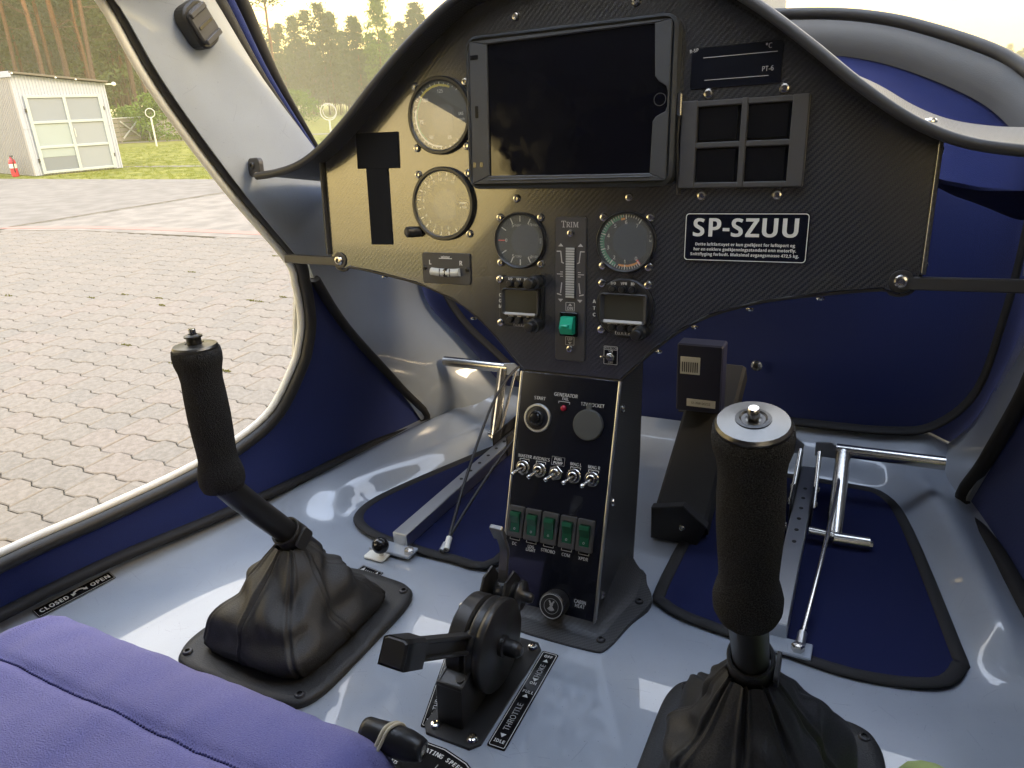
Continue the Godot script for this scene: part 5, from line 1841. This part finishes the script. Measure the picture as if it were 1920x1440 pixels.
func grass_blades():
	var st := begin(false)
	var r := RandomNumberGenerator.new(); r.seed = 12
	for k in 14:
		var o = V(r.randf_range(-.06, .06), 0, r.randf_range(-.06, .06))
		var a = r.randf() * TAU
		var d = V(cos(a), 0, sin(a))
		var h = r.randf_range(.03, .075)
		var lean = V(r.randf_range(-.03, .03), 0, r.randf_range(-.03, .03))
		tri3(st, o - d * .004, o + V(0, h, 0) + lean, o + d * .004)
	var m := done(st)
	var xs = []
	for k in 9000:
		var d = 11.0 + pow(r.randf(), 1.6) * 24.0
		var b = r.randf_range(36, 66)
		var p = polar(b, d)
		var edge = lerpf(-10.95, -9.75, clampf((p.x + 10.3) / -8.3, 0, 1))
		if p.z > edge - .05: continue
		if p.x < -17.8 and p.x > -21.5 and p.z < -10.3 and p.z > -12.8: continue
		xs.append(Transform3D(Basis(V(0, 1, 0), r.randf() * TAU).scaled(Vector3.ONE * r.randf_range(.6, 1.1)), p + V(0, -.012, 0)))
	var mm := MultiMesh.new()
	mm.transform_format = MultiMesh.TRANSFORM_3D
	mm.mesh = m
	mm.instance_count = xs.size()
	for i in xs.size(): mm.set_instance_transform(i, xs[i])
	var o := MultiMeshInstance3D.new()
	o.name = "grass"
	o.multimesh = mm
	o.material_override = M.blade
	add_child(o)
	tag(o, "yellow green mown grass beyond the taxiway", "grass")
	o.set_meta("kind", "stuff")

func corrugated(st, w, h0, h1, pitch, depth, xf: Transform3D):
	st.set_smooth_group(-1)
	var n := int(w / pitch)
	for i in n:
		var x0 = i * pitch
		var pts = [[0.0, 0.0], [.35, 0.0], [.5, 1.0], [.85, 1.0], [1.0, 0.0]]
		for k in 4:
			var xa = x0 + pts[k][0] * pitch; var xb = x0 + pts[k + 1][0] * pitch
			var za = pts[k][1] * depth; var zb = pts[k + 1][1] * depth
			var ya = lerpf(h0, h1, xa / w); var yb = lerpf(h0, h1, xb / w)
			quad(st, xf * V(xa, 0, za), xf * V(xa, ya, za), xf * V(xb, yb, zb), xf * V(xb, 0, zb))

func shed():
	# local x along the front to the right, y up, z towards the viewer
	var A := V(-18.28, 0, -10.43); var Bp := V(-17.92, 0, -12.56)
	var fx = (Bp - A).normalized()
	var F := Transform3D(Basis(fx, V(0, 1, 0), fx.cross(V(0, 1, 0))), A)
	var w = (Bp - A).length()
	var t := thing("metal_shed", "small corrugated metal shed with a glazed double door", "shed", F)
	var st := begin(false)
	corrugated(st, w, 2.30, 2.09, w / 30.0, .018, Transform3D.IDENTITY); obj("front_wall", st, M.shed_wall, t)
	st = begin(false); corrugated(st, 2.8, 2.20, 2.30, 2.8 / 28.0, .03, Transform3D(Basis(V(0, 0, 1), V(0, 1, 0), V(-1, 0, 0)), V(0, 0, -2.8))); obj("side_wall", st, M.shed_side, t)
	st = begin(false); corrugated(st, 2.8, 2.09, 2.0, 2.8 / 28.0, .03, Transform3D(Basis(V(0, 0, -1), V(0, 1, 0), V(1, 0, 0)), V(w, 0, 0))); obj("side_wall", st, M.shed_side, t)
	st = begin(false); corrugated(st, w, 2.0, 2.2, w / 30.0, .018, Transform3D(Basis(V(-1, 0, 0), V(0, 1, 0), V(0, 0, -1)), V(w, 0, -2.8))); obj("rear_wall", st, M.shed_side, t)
	st = begin(false)
	var tilt = -atan2(.21, w)
	box(st, V(w / 2, 2.235, -1.36), V(w + .10, .045, 2.98), .004, Basis(V(0, 0, 1), tilt))
	obj("roof", st, M.shed_roof, t)
	st = begin(false); box(st, V(-.03, 2.30, -1.36), V(.05, .13, 2.98), .004); obj("gutter_board", st, M.shed_wall, t)
	for x in [.02, .96, 1.42]:
		st = begin(); lathe(st, [Vector2(.02, 0), Vector2(.02, .02), Vector2(.012, .03), Vector2(0, .032)], 10, at(V(x, 2.315 - x * .098, .13))); obj("roof_bolt", st, M.white_edge, t)
	st = begin(); lathe(st, [Vector2(.02, 0), Vector2(.045, .03), Vector2(.05, .07), Vector2(.03, .10), Vector2(0, .105)], 14, Transform3D(Basis(V(0, 1, 0), PI / 2), V(w + .16, 2.07, .06))); tube(st, [V(w, 2.07, .02), V(w + .18, 2.07, .06)], .012, 8); obj("wall_lamp", st, M.white_edge, t)
	st = begin(false); box(st, V(w / 2, 1.1, .02), V(w, .02, .005)); obj("wall_seam", st, M.shed_wall, t)
	# glazed door, six fields
	var x0 = .20; var x1 = 1.93; var y0 = .06; var y1 = 1.80
	st = begin(false); box(st, V((x0 + x1) / 2, (y0 + y1) / 2, .022), V(x1 - x0, y1 - y0, .006), 0)
	var door = obj("door", st, M.shed_frame, t)
	for x in [x0, (x0 + x1) / 2, x1]:
		st = begin(false); box(st, V(x, (y0 + y1) / 2, .045), V(.075, y1 - y0 + .07, .05), .004); obj("stile", st, M.shed_frame, door)
	for y in [y0, y0 + (y1 - y0) * .335, y0 + (y1 - y0) * .665, y1]:
		st = begin(false); box(st, V((x0 + x1) / 2, y, .043), V(x1 - x0, .06, .045), .004); obj("rail", st, M.shed_frame, door)
	var dx = (x1 - x0) / 2; var dy = (y1 - y0) / 3
	for i in 2:
		for j in 3:
			st = begin(false); box(st, V(x0 + dx * (i + .5), y0 + dy * (j + .5), .030), V(dx - .06, dy - .05, .012), .001)
			obj("pane", st, M.shed_panes[[3, 2, 0, 1, 1, 0][i * 3 + j]], door)
	st = begin(false); box(st, V(x0 + dx * .5, y0 + dy * .78, .040), V(dx - .08, dy * .36, .006), .001); obj("lower_panel", st, M.shed_panes[2], door)
	for p in [[x0 - .05, .35], [x0 - .05, 1.5], [x1 + .05, .35], [x1 + .05, 1.5]]:
		st = begin(false); box(st, V(p[0], p[1], .05), V(.05, .09, .03), .004); obj("hinge", st, M.dark_metal, door)
	st = begin(); tube(st, [V(x0 + dx + .06, .85, .09), V(x0 + dx + .06, 1.05, .09)], .012, 8); obj("handle", st, M.galv, door)
	# extinguisher standing by the side wall
	var e := thing("fire_extinguisher", "red fire extinguisher standing against the shed's grey side wall", "extinguisher", at(V(-18.75, 0, -10.22)))
	st = begin(); lathe(st, [Vector2(.075, 0), Vector2(.08, .02), Vector2(.08, .34), Vector2(.06, .40), Vector2(.025, .43), Vector2(.025, .46)], 20, Transform3D(Basis(V(1, 0, 0), -PI / 2), Vector3.ZERO)); obj("cylinder", st, M.red_paint, e)
	st = begin(); lathe(st, [Vector2(.081, .20), Vector2(.081, .30)], 20, Transform3D(Basis(V(1, 0, 0), -PI / 2), Vector3.ZERO)); obj("label_band", st, M.label_white, e)
	st = begin(false); box(st, V(.02, .48, 0), V(.12, .03, .03), .004); obj("valve", st, M.black_plastic, e)
	st = begin(); tube(st, smooth_path([V(.05, .47, .02), V(.11, .40, .03), V(.10, .2, .04), V(.085, .1, .03)], 4), .012, 8); obj("hose", st, M.black_plastic, e)

func fences():
	var st
	var a := V(-31.2, 0, -21.3); var b := V(-35.6, 0, -31.2)
	var d = (b - a).normalized()
	var F := Transform3D(Basis(d, V(0, 1, 0), d.cross(V(0, 1, 0))), a)
	var t := thing("board_fence", "low grey wooden fence with a braced gate at the wood's edge", "fence", F)
	var L = (b - a).length()
	for k in 7:
		st = begin(false); box(st, V(L * k / 6.0, .55, 0), V(.12, 1.1, .12), .01); obj("post", st, M.fence_wood, t)
	for k in 6:
		for j in 5:
			st = begin(false); box(st, V(L * (k + .5) / 6.0, .16 + j * .2, .07), V(L / 6.0 - .04, .17, .025), .004); obj("board", st, M.fence_wood, t)
	for s in [-1, 1]:
		st = begin(false); box(st, V(L * 1.5 / 6.0, .55, .10), V(L / 6.0 - .1, .07, .03), .004, Basis(V(0, 0, 1), s * .45)); obj("brace", st, M.galv, t)
	st = begin(false); box(st, V(L * .5, 1.08, .09), V(L, .05, .05), .004); obj("top_rail", st, M.galv, t)
	# goal frame
	var g := thing("goal_frame", "small pale tubular goal frame on the grass", "goal", at(V(-31.6, 0, -25.6)))
	st = begin(); tube(st, [V(-.6, 0, .8), V(-.6, .75, .8), V(.3, .75, -.8), V(.3, 0, -.8)], .035, 8); obj("posts", st, M.galv, g)
	st = begin(); tube(st, [V(-.6, .75, .8), V(-1.2, 0, .6)], .025, 8); obj("stay", st, M.galv, g)
	st = begin(); tube(st, [V(.3, .75, -.8), V(-.3, 0, -1.0)], .025, 8); obj("stay", st, M.galv, g)
	# ring markers
	for k in 2:
		var p = [polar(51.6, 34.0), polar(39.7, 30.0)][k]
		var rr = [.17, .30][k]
		var yy = [1.28, 1.12][k]
		var m := thing("ring_marker", ["white ring on a post in front of the wooden fence", "pale double ring on a short stand seen through the windscreen"][k], "marker", Transform3D(Basis(V(0, 1, 0), deg_to_rad([51.6, 39.7][k])), p))
		st = begin()
		var loop = []
		for i in 26: loop.append(V(cos(i * TAU / 24) * rr, yy + sin(i * TAU / 24) * rr, 0))
		tube(st, loop, .018, 8, false); obj("ring", st, M.galv, m)
		if k == 1:
			loop = []
			for i in 26: loop.append(V(.04 + cos(i * TAU / 24) * rr * .8, yy + .01 + sin(i * TAU / 24) * rr * .8, -.03))
			st = begin(); tube(st, loop, .012, 8, false); obj("ring", st, M.galv, m)
		st = begin(); tube(st, [V(0, 0, 0), V(0, yy - rr, 0)], .035, 8); obj("post", st, M.galv, m)

# ---------------------------------------------------------------- trees
func trunk_mesh(r: RandomNumberGenerator, h, rad, bent, limbs) -> ArrayMesh:
	var st := SurfaceTool.new()
	st.begin(Mesh.PRIMITIVE_TRIANGLES)
	st.set_smooth_group(0)
	var n := 10
	var path = []
	var off := Vector3.ZERO
	for k in 15:
		var u = k / 14.0
		off += V(r.randf_range(-1, 1), 0, r.randf_range(-1, 1)) * bent
		path.append([off + V(0, u * h, 0), rad * pow(1.0 - u * .88, .8) * (1.35 if k == 0 else 1.0)])
	var col = func(y, a):
		var s = sin(a * 3.0 + y * 1.7) * .5 + sin(y * 4.1 + a) * .5
		var orange = smoothstep(.18, .42, y / h + s * .05)
		var c1 = Color(.115, .085, .068); var c2 = Color(.26, .125, .062)
		return c1.lerp(c2, orange)
	for k in 14:
		for i in n:
			var a0 = TAU * i / n; var a1 = TAU * (i + 1) / n
			var f = func(kk, a):
				var e = path[kk]
				st.set_uv(Vector2.ZERO)
				st.set_color(col.call(e[0].y, a))
				st.add_vertex(e[0] + V(cos(a), 0, sin(a)) * e[1])
			f.call(k, a0); f.call(k + 1, a0); f.call(k + 1, a1)
			f.call(k, a0); f.call(k + 1, a1); f.call(k, a1)
	for q in limbs:
		var u = r.randf_range(.30, .95)
		var base = path[int(u * 14)][0]
		var a = r.randf() * TAU
		var ln = r.randf_range(1.0, 2.6) * (1.25 - u) * h / 14.0
		var d = V(cos(a), r.randf_range(-.1, .5), sin(a))
		var pts = [base, base + d * ln * .5 + V(0, .1, 0), base + d * ln + V(0, r.randf_range(-.1, .4), 0)]
		st.set_color(Color(.16, .115, .085))
		tube(st, pts, [rad * .16, rad * .10, rad * .03], 5, false)
	st.generate_normals()
	return st.commit()

func crown_mesh(r: RandomNumberGenerator, h, low, wide, clumps, per, leaf, cone) -> ArrayMesh:
	var st := begin(false)
	for c in clumps:
		var u = pow(r.randf(), .85)
		var y = lerpf(low * h, h, u)
		var w = wide * (pow(1.0 - u, .7) * 1.05 + .10 if cone else sin(PI * clampf(.18 + u * .78, 0, 1)))
		var a = r.randf() * TAU
		var rad = w * sqrt(r.randf_range(.05, 1.0))
		var ctr = V(cos(a) * rad, y, sin(a) * rad)
		var cs = r.randf_range(.35, .85) * wide * .42
		for k in per:
			var d = V(r.randfn(), r.randfn() * .45, r.randfn()) * cs * .55
			var p = ctr + d
			var n = V(r.randf_range(-1, 1), r.randf_range(-.4, 1), r.randf_range(-1, 1)).normalized()
			var s = n.cross(V(r.randf_range(-1, 1), r.randf_range(-1, 1), r.randf_range(-1, 1))).normalized()
			var o = n.cross(s)
			var l = leaf * r.randf_range(.6, 1.4)
			tri3(st, p - s * l, p + o * l * .45, p + s * l)
			tri3(st, p - s * l, p + s * l, p - o * l * .35 + n * l * .2)
	return done(st)

func forest():
	var r := RandomNumberGenerator.new(); r.seed = 2024
	var pines = []
	for k in 4:
		pines.append([trunk_mesh(r, 17.0, .095 + .012 * k, .07, 34), crown_mesh(r, 17.5, [.34, .44, .40, .50][k], 2.4, 150, 22, .15, false)])
	var dense = []
	for k in 4:
		dense.append([trunk_mesh(r, 13.0, .11, .05, 12), crown_mesh(r, 14.0, [.10, .16, .22, .12][k], [2.2, 2.7, 2.4, 1.9][k], 170, 22, .20, k % 2 == 1)])
	var put = func(set_, k, p, s, label, group, tone):
		var t := thing("pine_tree" if set_ == pines else "forest_tree", label, "tree", Transform3D(Basis(V(0, 1, 0), r.randf() * TAU).scaled(V(s, s * r.randf_range(.94, 1.06), s)), p), group)
		inst("trunk", set_[k][0], M.bark, t)
		inst("crown", set_[k][1], M.needles[tone], t)
	# trunks that can be told apart, left of the pillar
	var near = [[58.6, 44, "slim pine with bare trunk above the shed's left corner"], [57.3, 40, "tall orange pine trunk rising above the middle of shed roof"], [56.6, 52, "thin pine just right of the tallest orange trunk"], [55.75, 42, "orange pine with a low tuft above the shed roof"], [54.35, 40, "straight orange pine above right end of shed roof"], [54.75, 50, "thin pine left of the straight orange trunk"], [53.3, 56, "grey slender pine right of the shed"], [52.1, 43, "forked looking pine pair nearest the door pillar, left trunk"], [51.75, 42, "forked looking pine pair nearest the door pillar, right trunk"], [50.4, 48, "pine behind the bush at the door pillar"]]
	for i in near.size():
		put.call(pines, i % 4, polar(near[i][0], near[i][1]), r.randf_range(.95, 1.15), near[i][2], "pines at the wood's edge", i % 2)
	for i in 38:
		put.call(pines if i % 3 else dense, i % 4, polar(r.randf_range(47, 69), r.randf_range(52, 78)), r.randf_range(.8, 1.1), "tree in the shade of the wood behind the shed", "pines inside the wood", i % 2)
	# wood edge seen through the windscreen
	put.call(pines, 1, polar(44.4, 62), 1.25, "tall open pine standing above the others beside the pillar", "pines at the wood's edge", 0)
	put.call(pines, 3, polar(43.2, 70), 1.1, "second tall pine with gaps in its crown", "pines at the wood's edge", 0)
	for i in 40:
		var b = 46.0 - i * .47
		put.call(dense, i % 4, polar(b + r.randf_range(-.3, .3), r.randf_range(88, 112)), r.randf_range(.62, .80) * (1.0 + .12 * sin(b)), "tree in the hazy wood seen through the windscreen", "trees in the far wood", 0 if i % 5 else 1)
	put.call(dense, 2, polar(35.6, 84), .78, "bright green broad tree at the wood's edge through the windscreen", "trees in the far wood", 2)
	for i in 10:
		put.call(dense, i % 4, polar(-4.0 - i * 1.2, r.randf_range(280, 330)), r.randf_range(.6, .9), "distant tree low on the horizon at the right", "trees on the right horizon", 0)
	# the wood behind, one mass
	var mass := Node3D.new()
	mass.name = "wood"
	add_child(mass)
	tag(mass, "dense dark pine wood behind the shed and the meadow", "wood")
	mass.set_meta("kind", "stuff")
	var spots = []
	for i in 760:
		var b = r.randf_range(20, 80) if i < 560 else r.randf_range(-35, 20)
		var d = r.randf_range(74, 125) if b > 46.5 else (r.randf_range(108, 150) if b > 20 else r.randf_range(230, 300))
		spots.append(Transform3D(Basis(V(0, 1, 0), r.randf() * TAU).scaled(Vector3.ONE * (r.randf_range(.75, 1.1) if b > 46.5 else r.randf_range(.52, .66))), polar(b, d)))
	for k in 2:
		for q in 2:
			var mm := MultiMesh.new()
			mm.transform_format = MultiMesh.TRANSFORM_3D
			var src = [dense[2], dense[1]][q]
			mm.mesh = src[k]
			mm.instance_count = 380
			for i in 380: mm.set_instance_transform(i, spots[i * 2 + q])
			var o := MultiMeshInstance3D.new()
			o.name = ["trunks", "crowns"][k]
			o.multimesh = mm
			o.material_override = M.bark if k == 0 else M.needles[0]
			mass.add_child(o, true)
	# bushes along the fence
	var bush := crown_mesh(r, 1.9, .05, 1.5, 90, 22, .09, false)
	var bl = ["bright green bush between the ring post and the door pillar", "low green bush just right of the shed", "low bush at the wood's edge behind the fence", "green bush at the wood's edge through the windscreen"]
	var bp = [polar(50.6, 40), polar(53.0, 42), polar(48.5, 42), polar(41.9, 60)]
	for k in 4:
		var t := thing("bush", bl[k], "bush", Transform3D(Basis(V(0, 1, 0), k * 1.3).scaled(Vector3.ONE * [1.15, .8, .9, 1.2][k]), bp[k]), "bushes at the wood's edge")
		inst("foliage", bush, M.needles[2], t)

func propeller():
	var t := thing("propeller", "upright grey propeller blade ahead of the windscreen", "propeller", at(V(0.02, 1.12, -1.16)))
	var st := begin()
	var rows = []
	for k in 13:
		var u = k / 12.0
		var c = .11 * (1.0 - .35 * u) * (1.0 if u < .95 else .7)
		var tw = lerpf(.9, .35, u)
		var r = []
		for i in 17:
			var a = TAU * i / 16.0
			var q = Vector2(cos(a) * c / 2, sin(a) * c * .09)
			r.append(V(q.x * cos(tw) - q.y * sin(tw), .06 + u * .78, q.x * sin(tw) + q.y * cos(tw)))
		rows.append(r)
	sheet(st, rows, 0.0)
	obj("blade", st, M.prop, t)
	st = begin(); lathe(st, [Vector2(.11, 0), Vector2(.10, .08), Vector2(.06, .17), Vector2(0, .22)], 32, Transform3D(Basis(V(1, 0, 0), PI), V(0, 0, .05))); obj("spinner", st, M.white_edge, t)

# ---------------------------------------------------------------- scene
func _ready():
	# camera
	var cam := Camera3D.new()
	cam.name = "camera"
	add_child(cam)
	cam.transform = Transform3D(Basis(V(.8977356, -.0310638, -.4394382), V(-.1393519, .9262655, -.3501619), V(.4179137, .3755893, .8272126)), CAM_W)
	cam.fov = 56.87
	cam.near = .01
	cam.far = 2000
	cam.current = true
	# sky and air
	var env := Environment.new()
	var sky := Sky.new()
	var sm := ProceduralSkyMaterial.new()
	sm.sky_top_color = Color(.74, .80, .90)
	sm.sky_horizon_color = Color(1.0, .85, .42)
	sm.sky_curve = .36
	sm.ground_bottom_color = Color(.35, .34, .30)
	sm.ground_horizon_color = Color(.75, .72, .62)
	sm.sky_energy_multiplier = 1.6
	sm.sun_angle_max = 1.0
	sky.sky_material = sm
	env.background_mode = Environment.BG_SKY
	env.sky = sky
	env.tonemap_mode = Environment.TONE_MAPPER_LINEAR
	env.tonemap_exposure = 2.5
	env.fog_enabled = true
	env.fog_density = .0022
	env.fog_light_color = Color(.98, .94, .78)
	env.sdfgi_enabled = true
	env.ssao_enabled = true
	env.ssil_enabled = true
	var we := WorldEnvironment.new()
	we.name = "world_environment"
	we.environment = env
	add_child(we)
	# veiled low sun, out to the right of the aircraft
	var sun := DirectionalLight3D.new()
	sun.name = "sun"
	add_child(sun)
	sun.light_color = Color(1.0, .90, .74)
	sun.light_energy = .7
	sun.light_angular_distance = 20.0
	sun.shadow_enabled = true
	sun.look_at_from_position(Vector3.ZERO, -Vector3(.75, .60, -.05))

	rng.seed = 11
	sans = SystemFont.new(); sans.font_names = PackedStringArray(["Droid Sans"])
	sans_bold = SystemFont.new(); sans_bold.font_names = PackedStringArray(["Droid Sans"]); sans_bold.font_weight = 700
	serif = SystemFont.new(); serif.font_names = PackedStringArray(["Droid Serif"])
	make_materials()
	M.dark_cap = mat(lin(.15, .148, .142), .36, 1.0)
	M.lever_metal = mat(lin(.16, .16, .16), .4, .8)

	# cockpit, in the aircraft's axes
	var before = get_children()
	cabin_floor()
	side_wall(1, "wall_left")
	side_wall(-1, "wall_right")
	cabin_ends()
	windscreen()
	glareshield()
	panel_board()
	panel_things()
	pedestal()
	carpet(WELL_R, "dark blue carpet with black edging in the right foot well", 0)
	carpet(WELL_L, "dark blue carpet with black edging in the left foot well", 1)
	pedal_set(1, -.30, ["aluminium", "right"])
	pedal_set(-1, -.35, ["aluminium", "left"], .115, .05)
	cables()
	throttle()
	stick("left control stick with foam grip, bent shaft and slumped leather boot", V(-.241, .80, .211), V(-.245, .912, .203), V(-.245, 1.004, .269), V(-.246, 1.134, .267), .185, .205, 3, V(0, 0, .02))
	stick("right control stick with foam grip, nearest the camera", V(.238, .80, .232), V(.229, .945, .250), V(.229, 1.018, .292), V(.229, 1.150, .322), .180, .205, 6, V(0, 0, .0), false)
	deck_items()
	seat()
	propeller()
	for c in get_children():
		if not before.has(c):
			c.transform = AIR * c.transform

	# outdoors
	ground()
	pavement()
	grass_blades()
	shed()
	fences()
	forest()
